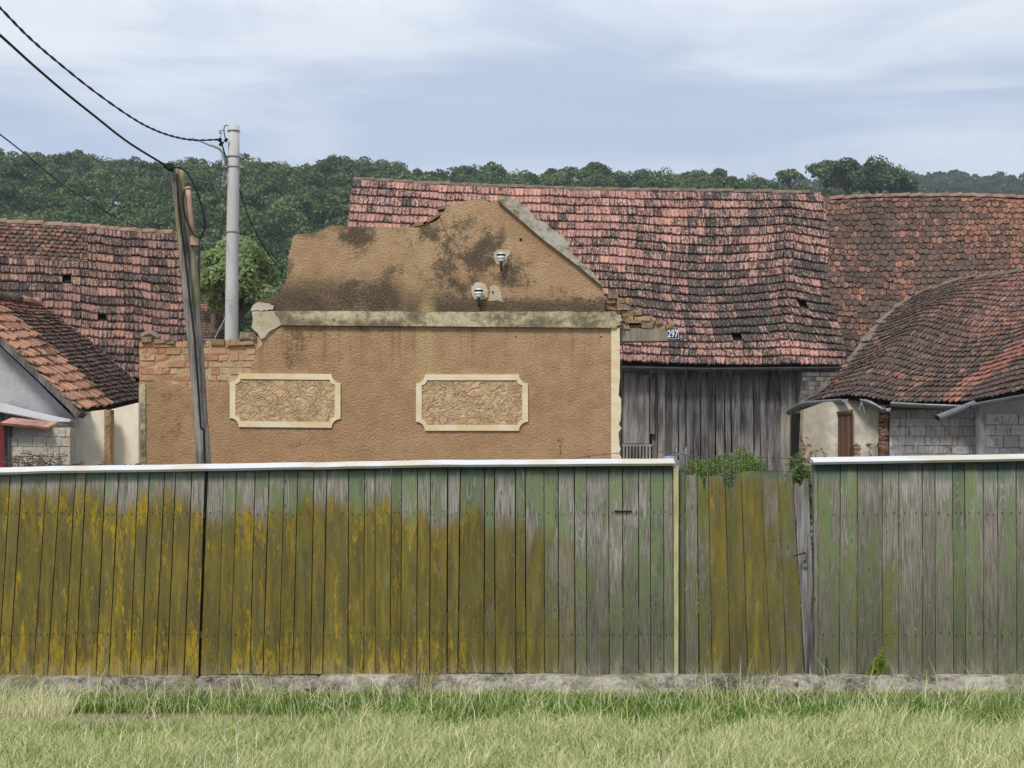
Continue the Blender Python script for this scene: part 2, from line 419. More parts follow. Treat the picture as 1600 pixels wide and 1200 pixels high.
# painted, mossy fence boards
def fence_mat():
    m, nt = mat('fence_paint'); pos = nt.pos()
    rnd = nt.attr('rnd'); moss = nt.attr('moss'); mtop = nt.attr('mtop'); green = nt.attr('green')
    xx, yy, zz = nt.sep(pos)[0:3]
    q = nt.comb(nt.add(xx, nt.mul(rnd, 17)), nt.mul(rnd, 41), zz)
    grain = nt.noise(nt.vm('MULTIPLY', q, (120, 1, 4)), 1, 4, .7)
    warp = nt.noise(nt.vm('MULTIPLY', q, (8, 1, .8)), 1, 2, .5, .25)
    ring = nt.m('SINE', nt.mul(warp, 120)); ring = nt.mr(ring, .35, 1.0)
    coarse = nt.noise(nt.vm('MULTIPLY', q, (16, 1, 2.0)), 1, 5, .7)
    fine = nt.noise(nt.vm('MULTIPLY', q, (75, 1, 16)), 1, 4, .75)
    big = nt.mr(nt.noise(nt.vm('MULTIPLY', q, (5.0, 1, 1.7)), 1, 4, .62, .3), .25, .75, 0, 1, False)
    bare = nt.mix(nt.mr(grain, .3, .7), L(94, 89, 80), L(150, 144, 134))
    bare = nt.mix(nt.mul(ring, .2), bare, L(172, 168, 158))
    # bleached strip just below the coping
    ble = nt.mul(nt.mr(nt.m('SUBTRACT', zz, mtop), -.12, .12), nt.mr(nt.add(grain, coarse), .85, 1.2, .0, .65))
    bare = nt.mix(ble, bare, L(176, 172, 168))
    paint = nt.mix(nt.mr(big, .35, .65), L(84, 98, 72), L(114, 128, 88))
    paint = nt.mix(nt.mr(coarse, .5, .8, 0, .7), paint, L(98, 114, 102))
    pm = nt.mr(nt.add(nt.add(nt.mul(coarse, .55), nt.mul(big, .85)), nt.add(nt.mul(green, .65), nt.add(nt.mul(grain, .25), nt.mul(ring, -.14)))), 1.03, 1.30, 0, .9)
    c = nt.mix(pm, bare, paint)
    # green kept under the coping
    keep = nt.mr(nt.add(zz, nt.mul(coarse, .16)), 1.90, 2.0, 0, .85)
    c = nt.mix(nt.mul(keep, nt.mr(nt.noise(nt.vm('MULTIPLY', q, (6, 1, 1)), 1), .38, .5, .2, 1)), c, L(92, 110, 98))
    c = nt.mix(nt.mr(nt.add(zz, nt.mul(coarse, .05)), 1.945, 1.99, 0, .75), c, L(44, 50, 44))  # dark stain with the coping's shade painted along the board tops
    # damp grey-brown weathering lower down
    c = nt.mix(nt.mr(nt.add(zz, nt.mul(coarse, .5)), 1.75, .7, 0, .66), c, nt.mix(nt.mr(grain, .35, .65), L(72, 72, 58), L(106, 104, 84)))
    # moss film
    y0 = nt.noise(nt.vm('MULTIPLY', q, (42, 1, 5)), 1, 4, .75, .4)
    edge = nt.add(nt.m('SUBTRACT', mtop, zz), nt.mul(nt.m('SUBTRACT', nt.add(nt.mul(coarse, .7), nt.mul(y0, .5)), .6), .55))
    film = nt.mr(edge, -.05, .16)
    fm = nt.mr(nt.add(nt.mul(moss, 1.05), nt.mul(big, .55)), .55, 1.05)
    film = nt.mul(film, fm)
    olive = nt.mix(nt.mr(coarse, .35, .68), L(88, 78, 36), L(128, 114, 50))
    olive = nt.mix(nt.mr(big, .5, .8, 0, .55), olive, L(108, 106, 56))
    c = nt.mix(nt.mul(film, nt.mr(coarse, .3, .55, .74, .95)), c, olive)
    yb = nt.noise(nt.vm('MULTIPLY', q, (13, 1, 2.2)), 1, 3, .6)
    y1 = nt.noise(nt.vm('MULTIPLY', q, (42, 1, 8)), 1, 4, .75, .4)
    ys = nt.mr(nt.add(nt.add(nt.mul(y1, .7), nt.mul(yb, .7)), nt.mul(moss, .20)), .90, 1.0)
    ztop = nt.mr(edge, .62, .0, 0, .09)     # more lichen along the upper edge of the film and near the ground
    zbot = nt.mr(zz, .75, .2, 0, .10)
    y3 = nt.noise(nt.vm('MULTIPLY', q, (85, 1, 15)), 1, 4, .8, .5)
    ys2 = nt.mr(nt.add(nt.add(nt.add(nt.mul(y1, .35), nt.mul(y3, .5)), nt.mul(yb, .55)), nt.add(nt.mul(moss, .22), nt.add(ztop, zbot))), .985, 1.07)
    c = nt.mix(nt.mul(nt.mul(ys2, film), .88), c, nt.mix(nt.mr(fine, .4, .62), L(138, 120, 38), L(180, 150, 42)))
    wear = nt.mul(nt.mr(nt.add(zz, nt.mul(fine, .3)), .50, .30, 0, .6), nt.mr(coarse, .45, .6)); c = nt.mix(wear, c, L(140, 136, 118))
    # knots and dark pits
    vq = nt.vm('MULTIPLY', q, (8, .0, 2.6)); vd = nt.voro(vq, 1)
    kn = nt.mr(vd, .085, .04, 0, 1); c = nt.mix(nt.mul(kn, .8), c, L(54, 58, 46))
    halo = nt.mul(nt.mr(vd, .26, .10), nt.mr(nt.m('SINE', nt.mul(vd, 130)), 0, 1, 0, .35)); c = nt.mix(halo, c, L(170, 168, 150))
    flk = nt.mr(nt.noise(nt.vm('MULTIPLY', q, (95, 1, 26)), 1, 2, .5), .69, .74, 0, .55); c = nt.mix(flk, c, L(178, 174, 158))
    vs = nt.vm('SCALE', c); nt.put(vs.node.inputs['Scale'], nt.mr(nt.m('FRACT', nt.mul(rnd, 5.7)), 0, 1, .80, 1.04, False))
    finish(nt, vs, .9, nt.add(grain, nt.add(nt.mul(fine, .5), nt.mul(ring, .3))), .004, .8, .15); M['fence'] = m
fence_mat()
def footing_mat():
    m, nt = mat('footing'); pos = nt.pos()
    g = nt.noise(pos, 9, 6, .75); b = nt.noise(pos, 1.5, 3, .6); v = nt.voro(pos, 26)
    c = nt.mix(nt.mr(nt.add(nt.mul(g, .6), nt.mul(b, .5)), .42, .68), L(80, 74, 66), L(184, 178, 168))
    c = nt.mix(nt.mr(g, .58, .68, 0, .8), c, L(74, 70, 62)); c = nt.mix(nt.mr(v, .25, .1, 0, .5), c, L(200, 196, 190))
    c = nt.mix(nt.mul(nt.mr(nt.noise(nt.vm('ADD', pos, (4, 0, 0)), 2.2, 4), .56, .66), .6), c, L(104, 106, 66))
    finish(nt, c, .95, nt.add(g, nt.mul(v, .5)), .03, 1.0, .1); M['footing'] = m
footing_mat()
def ground_mat():
    m, nt = mat('soil_grass'); pos = nt.pos()
    g = nt.noise(pos, 6, 6, .7); b = nt.noise(pos, .9, 4, .6); f_ = nt.noise(pos, 60, 3, .7)
    c = nt.mix(nt.mr(g, .35, .65), L(86, 92, 50), L(128, 136, 78)); c = nt.mix(nt.mr(b, .52, .62, 0, .6), c, L(150, 138, 112))
    # bare, trodden earth left of the middle
    x_, y_, z_ = nt.sep(pos)[0:3]
    d1 = nt.vm('LENGTH', nt.vm('MULTIPLY', nt.vm('SUBTRACT', pos, (-3.0, 12.85, 0)), (.55, 2.0, 0)))
    c = nt.mix(nt.mr(nt.add(d1, nt.mul(g, .5)), 1.35, .8), c, nt.mix(nt.mr(f_, .35, .65), L(150, 134, 112), L(196, 182, 160)))
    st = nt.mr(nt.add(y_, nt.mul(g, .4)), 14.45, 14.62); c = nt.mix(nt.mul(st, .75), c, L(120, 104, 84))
    finish(nt, c, .97, nt.add(g, f_), .03, .9, .05); M['ground'] = m
ground_mat()
def leaf_mat(key, a_, b_, c_, trans=.25):
    m, nt = mat(key); rnd = nt.attr('rnd'); pos = nt.pos()
    col = nt.ramp(rnd, [(0, a_), (.5, b_), (1, c_)])
    big = nt.noise(pos, .09, 2, .5); v = nt.vm('SCALE', col); nt.put(v.node.inputs['Scale'], nt.mr(big, .35, .65, .8, 1.2))
    finish(nt, v, .7, None, spec=.12, trans=trans); M[key] = m
leaf_mat('forest_leaf', (.038, .070, .025, 1), (.10, .155, .058, 1), (.20, .26, .11, 1))
leaf_mat('far_leaf', (.03, .055, .025, 1), (.05, .085, .035, 1), (.08, .12, .05, 1))
leaf_mat('willow_leaf', (.22, .29, .12, 1), (.34, .43, .19, 1), (.48, .55, .28, 1), .5)
leaf_mat('weed_leaf', (.07, .15, .03, 1), (.14, .25, .06, 1), (.25, .36, .11, 1), .3)
leaf_mat('moss_leaf', (.16, .22, .03, 1), (.28, .34, .05, 1), (.40, .44, .10, 1), .3)
def grass_mat():
    m, nt = mat('grass_blade'); rnd = nt.attr('rnd')
    c = nt.ramp(rnd, [(0, L(48, 74, 26)), (.25, L(90, 128, 40)), (.5, L(142, 166, 78)), (.72, L(206, 208, 152)), (1, L(238, 232, 200))])
    finish(nt, c, .75, None, spec=.1, trans=.3); M['grass'] = m
grass_mat()
# ================================================================== TERRAIN
RIDGE = [(-400, 226), (0, 232), (60, 239), (150, 239), (200, 241), (235, 250), (260, 244), (330, 240), (400, 246), (450, 252), (500, 247), (540, 240), (580, 246),
         (620, 255), (680, 258), (720, 262), (760, 255), (800, 262), (900, 262), (940, 254), (1000, 263), (1060, 261), (1100, 263), (1130, 270), (1200, 279), (1260, 286), (1320, 290), (1420, 300), (1600, 322), (2000, 340)]
YR = 330.0
def sstep(t): t = max(0.0, min(1.0, t)); return t * t * (3 - 2 * t)
def hill_z(x, Y):
    px = 800 + x * F / YR
    zt = EYE + (HZ - lerp_tab(RIDGE, px)) * YR / F - 9.5
    if Y < YR: return zt * max(0.0, (Y - 110) / (YR - 110)) ** 1.05
    return zt
FAR = [(900, 300), (1300, 282), (1400, 277), (1450, 275), (1500, 278), (1600, 281), (2000, 292)]
def far_z(x, Y):
    px = 800 + x * F / 800
    zt = EYE + (HZ - lerp_tab(FAR, px)) * 800 / F - 8
    return zt * sstep((Y - 480) / 320) if Y < 800 else zt
def grid(name, xs, ys, fz, m):
    mb = MB(); idx = {}
    for i, x in enumerate(xs):
        for j, y in enumerate(ys): idx[i, j] = mb.v((x, y, fz(x, y)))
    for i in range(len(xs) - 1):
        for j in range(len(ys) - 1): mb.f((idx[i, j], idx[i + 1, j], idx[i + 1, j + 1], idx[i, j + 1]))
    return mb.build(name, m, smooth=True, kind='structure')
simple('forest_floor', (.02, .028, .012, 1), .95, .3, 1, 0)
from mathutils import noise as mn
gx = sorted(set([-900, -400, -150, -60, -25, 25, 60, 150, 400, 900] + [i * .35 for i in range(-22, 23)]))
gy = sorted(set([-60, -20, 0, 5, 8, 20, 40, 80, 140, 300, 900] + [9 + i * .25 for i in range(0, 24)]))
def gz(x, y):
    if 8.5 < y < 14.4 and abs(x) < 8: return .035 * mn.noise(Vector((x * .9, y * .9, 3))) * min(1, (14.4 - y)) - .01
    return -.01
grid('ground', gx, gy, gz, M['ground'])
grid('hill', [i * 12 for i in range(-20, 26)], [110 + i * 11 for i in range(0, 40)], lambda x, y: hill_z(x, y) - .02, M['forest_floor'])
grid('far_hill', [40 + i * 20 for i in range(0, 20)], [480 + i * 20 for i in range(0, 24)], lambda x, y: far_z(x, y) - .05, M['forest_floor'])

# ================================================================== FOLIAGE
rng = np.random.default_rng(7)
def crown(c, r, h, n, leaf, lobes=14, front=.45, rg=rng):
    """leaf clumps spread over the lobes of one crown; returns quads and a tone per quad"""
    c = np.array(c, 'f')
    d = rg.normal(size=(lobes, 3)); d /= np.linalg.norm(d, axis=1)[:, None]; d[:, 2] = np.abs(d[:, 2]) * 1.1 - .35
    lc = d * np.array([r, r, h]) * rg.uniform(.35, .75, (lobes, 1))
    lr = rg.uniform(.28, .5, lobes) * r
    k = rg.integers(0, lobes, n)
    q = rg.normal(size=(n, 3)); q /= np.linalg.norm(q, axis=1)[:, None]
    q[:, 2] = np.where(q[:, 2] < -.3, -q[:, 2], q[:, 2])
    p = lc[k] + q * lr[k][:, None] * rg.uniform(.72, 1.06, (n, 1)) * np.array([1, 1, .8])
    keep = p[:, 1] < front * r
    p = p[keep]; q = q[keep]; kk = k[keep]; n = len(p)
    nn = q * .8 + rg.normal(size=(n, 3)) * .55 + np.array([0, 0, .25]); nn /= np.linalg.norm(nn, axis=1)[:, None]
    t = np.cross(nn, rg.normal(size=(n, 3))); t /= np.linalg.norm(t, axis=1)[:, None]; b = np.cross(nn, t)
    s = leaf * rg.uniform(.5, 1.25, (n, 1))
    quads = np.stack([p - t * s, p - b * s * .62, p + t * s * .95, p + b * s * .7], 1) + c
    tone = np.clip(.42 + .2 * rg.normal(size=n) + .16 * rg.normal(size=lobes)[kk] + rg.normal() * .12, 0, 1)
    return quads.reshape(-1, 3), np.repeat(tone, 4)
def foliage(name, parts, m, parent=None, **tg):
    V = np.concatenate([p[0] for p in parts]); A = np.concatenate([p[1] for p in parts])
    return npmesh(name, V, np.arange(len(V)).reshape(-1, 4), m, {'rnd': A}, parent, **tg)
# --- wooded slope
parts = []
Y = YR + 14; row = 0
while Y > 118:
    sp = 6.4 + Y * .004
    px = -160 - (row % 2) * 20
    while px < 1660:
        yy = Y + rng.uniform(-2.2, 2.2); x = (px - 800) * yy / F
        z = hill_z(x, yy); hgt = rng.uniform(10.2, 12.6)
        top = HZ - (z + hgt - EYE) * F / yy
        lim = 500 if px < 470 else (420 if px < 560 else 330)
        if 90 < px < 270: lim = 400
        if px <= 90: lim = 390
        if top < lim and px < 1560:
            r = rng.uniform(2.6, 4.8)
            n = int(1000 if yy < 260 else 850)
            if yy > YR - 45: parts.append(crown((x + 1.5, yy - 1, z + 3.2), 3.0, 3.2, 170, .42, lobes=7))
            parts.append(crown((x, yy, z + hgt - r * 1.05 - (1.2 if yy > YR - 20 else 0)), r, r * 1.0, n, .29 if yy > 230 else .26, lobes=int(rng.integers(9, 15))))
        px += sp * F / yy * rng.uniform(.75, 1.25) * (.5 if yy > YR - 16 else 1)
    Y -= 6.6; row += 1
foliage('forest', parts, M['forest_leaf'], kind='stuff', label='dense dark green broadleaf wood covering the hillside behind the roofs', cat='forest')
parts = []
for row in range(9):
    Yf = 806 - row * 9
    for k in range(44):
        px = 1230 + k * 15 + rng.uniform(-6, 6) + (row % 2) * 7; x = (px - 800) * Yf / F
        parts.append(crown((x, Yf, far_z(x, Yf) + rng.uniform(2, 6)), rng.uniform(3.5, 6), 4.5, 130, .95, lobes=6))
foliage('far_forest', parts, M['far_leaf'], kind='stuff', label='hazy blue green wooded ridge far behind the right roofs', cat='forest')

def tree(name, label, cat, px, top_y, Y, r, m, n=1500, leaf=.34, group=None, hz=None, bh=None, squash=1.0):
    x = (px - 800) * Y / F; zt = EYE + (HZ - top_y) * Y / F
    z0 = hz if hz is not None else hill_z(x, Y)
    t = empty(name, label, cat, (x, Y, z0), group)
    tb = MB(); zc = zt - r * squash * .86
    tb.tube([(x, Y, z0 - .3), (x + .1, Y, z0 + (zc - z0) * .5), (x, Y, zc + r * .05)], .3, 8, rr=[.045 * r + .18, .04 * r + .12, .06])
    rg = np.random.default_rng(int(px * 7 + Y))
    for k in range(7):
        a = k * .9 + .3; h0 = zc - r * .3 + k * .08 * r
        e = Vector((x + math.cos(a) * r * .62, Y + math.sin(a) * r * .5, h0 + r * .3))
        tb.tube([(x, Y, h0 - r * .3), ((x + e.x) / 2, (Y + e.y) / 2, (h0 + e.z) / 2 - .1 * r), e], .1, 5, rr=[.12 * r ** .5, .08 * r ** .5, .03])
    tb.build('trunk', M['bark'], t, smooth=True)
    foliage('crown', [crown((x, Y, zc), r, r * squash, n, leaf, lobes=20, front=2, rg=rg)], m, t)
    return t
G = 'trees standing out along the wooded ridge'
tree('broadleaf_tree', 'tall round dark tree directly above the right end of the pink barn ridge', 'tree', 1290, 244, 292, 3.9, M['forest_leaf'], 2900, .33, G, hz=44)
tree('broadleaf_tree', 'tallest broad tree of the clump rising behind the reddish right back roof', 'tree', 1324, 240, 288, 5.2, M['forest_leaf'], 4200, .33, G, hz=42)
tree('broadleaf_tree', 'wide spreading tree in the middle of the clump above the right back roof', 'tree', 1364, 245, 284, 5.2, M['forest_leaf'], 4200, .33, G, hz=40)
tree('broadleaf_tree', 'lower rounded tree at the right end of the clump beside the far hazy ridge', 'tree', 1397, 256, 284, 4.5, M['forest_leaf'], 3400, .33, G, hz=38)
tree('broadleaf_tree', 'small thin tree on the ridge just left of the tall clump', 'tree', 1233, 260, 300, 2.8, M['forest_leaf'], 800, .33, G, hz=45)
tree('willow_tree', 'pale green bushy willow between the concrete pole and the broken brown gable', 'tree', 368, 352, 58, 1.75, M['willow_leaf'], 9000, .10, hz=0, squash=1.5)
tree('willow_tree', 'smaller round willow just left of the concrete pole', 'tree', 332, 385, 60, 1.15, M['willow_leaf'], 3600, .10, hz=0, squash=1.2)

# ================================================================== ROOF TILES
def tiles(mb, surf, nr, nc, style, agef, lift=.07, thick=.034, seed=1, skip=(), jit=1.0, tw=.25, over=.25, tail=.34):
    rg = random.Random(seed)
    if style == 'rib':      # interlocking clay tile: two pans with rolls
        S = [(.012, .030), (.07, .038), (.15, .002), (.44, 0), (.52, .028), (.60, 0), (.90, .0), (.982, .014)]
    elif style == 'beaver':
        S = [(.02, 0), (.2, 0), (.5, 0), (.8, 0), (.98, 0)]
    for r in range(nr):
        ro = rg.uniform(-.06, .06); off = (.5 * (r % 2) if style == 'beaver' else 0) + rg.uniform(-.05, .05)
        for c in range(-1 if style == 'beaver' else 0, nc):
            if (r, c) in skip: continue
            u0 = (c + off) / nc; u1 = (c + 1 + off) / nc
            u0 = max(0, u0); u1 = min(1, u1)
            if u1 - u0 < .3 / nc: continue
            dv = (rg.gauss(0, .05) * jit + ro) / nr
            du = rg.gauss(0, .018) * jit / nc; tl = rg.gauss(0, .006) * jit; sk = rg.gauss(0, .03) * jit / nr
            va = (r - over) / nr + dv * .3; vb = (r + 1) / nr + dv
            uc = (u0 + u1) / 2; vc = (r + .5) / nr
            p0 = Vector(surf(uc, vc)); pu = Vector(surf(min(1, uc + .01), vc)) - Vector(surf(max(0, uc - .01), vc)); pv = Vector(surf(uc, min(1, vc + .01))) - Vector(surf(uc, max(0, vc - .01)))
            n = pu.cross(pv).normalized()
            if n.y > 0 and n.z < .2 or n.z < 0: n = -n
            ag = max(0, min(1, agef(uc, vc, rg))); rn = rg.random()
            mb.cur = {'age': ag, 'rnd': rn}
            A = []; B = []; D = []
            q00 = Vector(surf(u0 + du, max(-.02, va))); q10 = Vector(surf(u1 + du, max(-.02, va))); q01 = Vector(surf(u0 + du, vb + sk)); q11 = Vector(surf(u1 + du, vb - sk))
            for s_, h in S:
                vt = 1.0
                if style == 'beaver': vt = 1.0 - tail * (1 - math.sqrt(max(0, 1 - (2 * s_ - 1) ** 2)))
                top = q00.lerp(q10, s_); bot = q01.lerp(q11, s_)
                pb = top.lerp(bot, vt)
                A.append(mb.v(top + n * h * .6, tuv=(s_ * tw + rn * 9, 0, rn)))
                B.append(mb.v(pb + n * (h + lift + tl), tuv=(s_ * tw + rn * 9, .35, rn)))
                D.append(mb.v(pb + n * (h + lift + tl - thick), tuv=(s_ * tw + rn * 9, .36, rn)))
            for i in range(len(S) - 1):
                mb.f((A[i], B[i], B[i + 1], A[i + 1])); mb.f((B[i], D[i], D[i + 1], B[i + 1]))
            e0 = mb.v(Vector(mb.V[A[0]]) - n * thick, tuv=(rn, 0, rn)); e1 = mb.v(Vector(mb.V[A[-1]]) - n * thick, tuv=(rn, 0, rn))
            mb.f((A[0], e0, D[0], B[0])); mb.f((A[-1], B[-1], D[-1], e1))
    mb.cur = {}
def deck(mb, surf, drop=.07, n=10, m=1):
    """dark sheathing added below the tiles to block light and darken joints"""
    idx = {}
    for i in range(n + 1):
        for j in range(n + 1):
            p = surf(i / n, j / n); idx[i, j] = mb.v((p[0], p[1] + drop * .6, p[2] - drop * .8))
    for i in range(n):
        for j in range(n): mb.f((idx[i, j], idx[i, j + 1], idx[i + 1, j + 1], idx[i + 1, j]), m)
def ridge(mb, pts, r=.11, ln=.42, seed=3, m=0):
    """half-round ridge tiles laid end over end"""
    rg = random.Random(seed); pts = [Vector(p) for p in pts]
    seg = [(b - a).length for a, b in zip(pts, pts[1:])]; tot = sum(seg); n = int(tot / ln)
    def at(s):
        for a, b, l_ in zip(pts, pts[1:], seg):
            if s <= l_: return a.lerp(b, s / l_)
            s -= l_
        return pts[-1]
    for k in range(n):
        a = at(k * ln); b = at((k + 1.15) * ln); a = a + Vector((0, 0, rg.uniform(-.012, .012))); b = b + Vector((0, 0, .02 + rg.uniform(-.01, .015)))
        t = (b - a).normalized(); sd_ = t.cross(Vector((0, 0, 1))).normalized(); up_ = sd_.cross(t)
        mb.cur = {'rnd': rg.random(), 'age': rg.random()}
        RA = []; RB = []
        for j in range(7):
            th = math.pi * j / 6; o_ = sd_ * math.cos(th) + up_ * math.sin(th)
            RA.append(mb.v(a + o_ * r * .88)); RB.append(mb.v(b + o_ * r))
        for j in range(6): mb.f((RA[j], RA[j + 1], RB[j + 1], RB[j]), m)
        mb.f(RB, m); mb.f(RA[::-1], m)
    mb.cur = {}
def gutter(mb, pts, r=.065, m=0):
    """half-round trough with rolled front edge"""
    pts = [Vector(p) for p in pts]; rings = []
    for i, p in enumerate(pts):
        t = (pts[min(i + 1, len(pts) - 1)] - pts[max(i - 1, 0)]).normalized(); s_ = t.cross(Vector((0, 0, 1))).normalized()
        ring = []
        for k in range(9):
            th = math.pi + math.pi * k / 8
            ring.append(mb.v(p + s_ * math.cos(th) * r + Vector((0, 0, 1)) * math.sin(th) * r))
        for k in range(8, -1, -1):
            th = math.pi + math.pi * k / 8
            ring.append(mb.v(p + s_ * math.cos(th) * (r - .006) + Vector((0, 0, 1)) * math.sin(th) * (r - .006)))
        rings.append(ring)
    for A, B in zip(rings, rings[1:]):
        for k in range(18): mb.f((A[k], B[k], B[(k + 1) % 18], A[(k + 1) % 18]), m)
def pxsurf(fx, fy, fY): return lambda u, v: P(fx(u, v), fy(u, v), fY(u, v))
def nz(x, y, s=0): return mn.noise(Vector((x, y, s)))

# ================================================================== BIG BARN (middle right)
barn = empty('barn', 'large plank barn with sagging pink and grey tiled roof behind the brown gable', 'barn', P(1120, 780, 38.5)[:2] + (0,))
rt = [(545, 280), (560, 281), (700, 290), (900, 297), (1100, 300), (1200, 301), (1284, 304)]
ev = [(505, 560), (968, 566), (1050, 570), (1200, 572), (1325, 571)]
def bx(u, v): return (551 - 30 * v) * (1 - u) + (1284 + 36 * max(0, v) ** 1.3 + 5 * math.sin(v * 9)) * u
def by(u, v):
    x = bx(u, v); t = lerp_tab(rt, x) * (1 - v) + lerp_tab(ev, x) * v
    w = math.sin(math.pi * min(1, max(0, v)))
    t += 10 * math.exp(-((x - 1100) / 100) ** 2) * w - 3.5 * math.exp(-((x - 1232) / 22) ** 2) * w
    if x > 1232: t += (x - 1232) * .15 * w
    return t + 1.6 * nz(x / 70, v * 5)
def bY(u, v):
    x = bx(u, v); w = math.sin(math.pi * min(1, max(0, v)))
    return 44 - 6 * v + .35 * math.exp(-((x - 1110) / 120) ** 2) * w + (max(0, x - 1232) * .006 * w)
bs = pxsurf(bx, by, bY)
def bage(u, v, rg):
    x = bx(u, v); a = .27 + .30 * sstep((x - 850) / 300) + .18 * sstep((v - .15) / .4) * sstep((x - 860) / 120)
    a += .42 * nz(x / 60, v * 6, 4)
    if v > .86: a -= .22
    if rg.random() < .06: a += .5
    if rg.random() < .05: a -= .3
    # a patched dark area above the eave
    if 1110 < x < 1170 and .70 < v < .84: a = 1.0
    return a + rg.gauss(0, .12)
mb = MB(); tiles(mb, bs, 21, 55, 'rib', bage, seed=5, skip={(17, 43), (13, 51)}, jit=.65); deck(mb, bs, .10, 24)
roof = mb.build('roof', [M['tile_pink'], M['deck']], barn)
mb = MB(); ridge(mb, [P(x, lerp_tab(rt, x) + 1, 44.05) for x in range(552, 1290, 30)], .10, .5, 4); mb.build('ridge_cap', M['ridge'], roof)
mb = MB(); gutter(mb, [P(x, lerp_tab([(968, 572), (1100, 575), (1325, 573)], x), 37.8) for x in range(966, 1330, 40)], .075); mb.build('gutter', M['metal_dark'], barn)
# plank wall
mb = MB(); rg = random.Random(11); x = 972
Yb = 38.6
tb_ = []
while x < 1272:
    w = rg.uniform(8, 13); lean = rg.uniform(-2, 2) + (5 * sstep((x - 1080) / 60) if x < 1250 else 0)
    tb_.append((x, w, lean)); x += w + (0.4 if rg.random() < .5 else rg.uniform(.9, 2.6))
for x, w, lean in tb_:
    yt = 578 + rg.uniform(-2, 4); ybm = 766
    if x > 1255: yt = 578
    a0 = P(x, yt, Yb); a1 = P(x + w, yt, Yb); b0 = P(x + lean, ybm, Yb); b1 = P(x + w + lean - rg.uniform(0, 1), ybm, Yb)
    dy = rg.uniform(-.02, .02); mb.cur = {'rnd': rg.random() * (.6 if 1040 < x < 1200 else 1)}
    z0 = 0.05
    mb.hexa([(b0[0], Yb + dy, z0), (b1[0], Yb + dy, z0), (b1[0], Yb + dy + .025, z0), (b0[0], Yb + dy + .025, z0),
             (a0[0], Yb + dy, a0[2]), (a1[0], Yb + dy, a1[2]), (a1[0], Yb + dy + .025, a1[2]), (a0[0], Yb + dy + .025, a0[2])])
mb.cur = {}
mb.build('plank_wall', M['barn_wood'], barn)
# small plank door let into the wall, with a slatted opening below it
mb = MB(); xs = [974, 984, 996, 1006, 1014]
for i in range(4):
    mb.cur = {'rnd': .6 + .1 * i}; a0 = P(xs[i] + .4, 582, Yb - .07); a1 = P(xs[i + 1], 693, Yb - .07)
    mb.box(a0[0], a1[0], Yb - .07, Yb - .035, a1[2], a0[2] - .02 * i)
mb.cur = {'rnd': .2}; p = P(1016, 590, Yb - .1); q = P(1023, 678, Yb - .1); mb.box(p[0], q[0], Yb - .12, Yb - .04, q[2], p[2])
mb.cur = {}
mb.build('plank_door', M['barn_wood'], barn)
mb = MB(); mb.cur = {'rnd': .9}
for py in (694, 722):
    p = P(972, py, Yb - .06); q = P(1018, py + 4, Yb); mb.box(p[0], q[0], Yb - .09, Yb - .05, q[2], p[2])
for k in range(9):
    p = P(973 + k * 5.1, 698, Yb - .05); q = P(975.6 + k * 5.1, 722, Yb); mb.box(p[0], q[0], Yb - .085, Yb - .055, q[2], p[2])
mb.cur = {}
mb.build('slat_vent', M['barn_wood'], barn)
mb = MB(); p = P(972, 697, Yb - .045); q = P(1018, 723, Yb); mb.box(p[0], q[0], Yb - .05, Yb - .04, q[2], p[2]); mb.build('vent_opening', M['deck'], barn)
# dark barn shell (side, back walls) so that the gaps show the unlit inside
mb = MB(); x0 = P(505, 0, Yb)[0]; x1 = P(1262, 0, Yb)[0] + .5; zt = P(0, 575, Yb)[2]
mb.box(x0, x0 + .12, Yb + .2, 47, 0, zt + .4); mb.box(x1, x1 + .12, Yb + .06, 47, 0, zt + .4); mb.box(x0, x1, 47, 47.15, 0, zt + 1.6)
mb.box(x0, P(970, 0, Yb)[0], Yb + .1, Yb + .18, 0, zt - .05)
mb.build('shell_wall', M['barn_wood'], barn)
# corner post with worn pale post beside it
mb = MB(); mb.cur = {'rnd': .95}; mb.slab([(1221, 636), (1227, 632), (1234, 640), (1235, 770), (1219, 770), (1219, 700)], Yb - .18, .14); mb.cur = {}
mb.build('corner_post', M['beam_wood'], barn)

# ================================================================== RIGHT BACK BARN (scalloped tiles)
rb = empty('back_barn', 'long building roofed in reddish brown scalloped tiles right of the pink barn roof', 'building', P(1500, 780, 46)[:2] + (0,))
rr_ = [(1260, 313), (1300, 312), (1340, 309), (1420, 307), (1500, 307), (1560, 308), (1620, 311), (1760, 318)]
fx = lambda u, v: (1262 + 10 * v) * (1 - u) + 1760 * u
fy = lambda u, v: lerp_tab(rr_, fx(u, v)) * (1 - v) + 648 * v + 2.2 * nz(fx(u, v) / 60, v * 6, 2) + 4 * math.sin(math.pi * v) * math.sin(fx(u, v) / 70)
rbs = pxsurf(fx, fy, lambda u, v: 51 - 7 * v)
def rage(u, v, rg):
    x = fx(u, v); a = .84 - .38 * sstep((x - 1400) / 200) * (1 - sstep((v - .1) / .5)) - .18 * sstep((.08 - v) / .08)
    a += .35 * nz(x / 45, v * 9, 8)
    q = rg.random()
    if q < .10: a -= rg.uniform(.2, .5)
    return a + rg.gauss(0, .14)
mb = MB(); tiles(mb, rbs, 38, 46, 'beaver', rage, lift=.05, thick=.022, seed=9, jit=1.9, over=.5, tw=.3, tail=.30); deck(mb, rbs, .1, 14)
roof = mb.build('roof', [M['tile_beaver'], M['deck']], rb)
mb = MB(); ridge(mb, [P(x, lerp_tab(rr_, x) + 1, 51.0) for x in range(1296, 1765, 25)], .12, .4, 6); mb.build('ridge_cap', M['ridge_red'], roof)
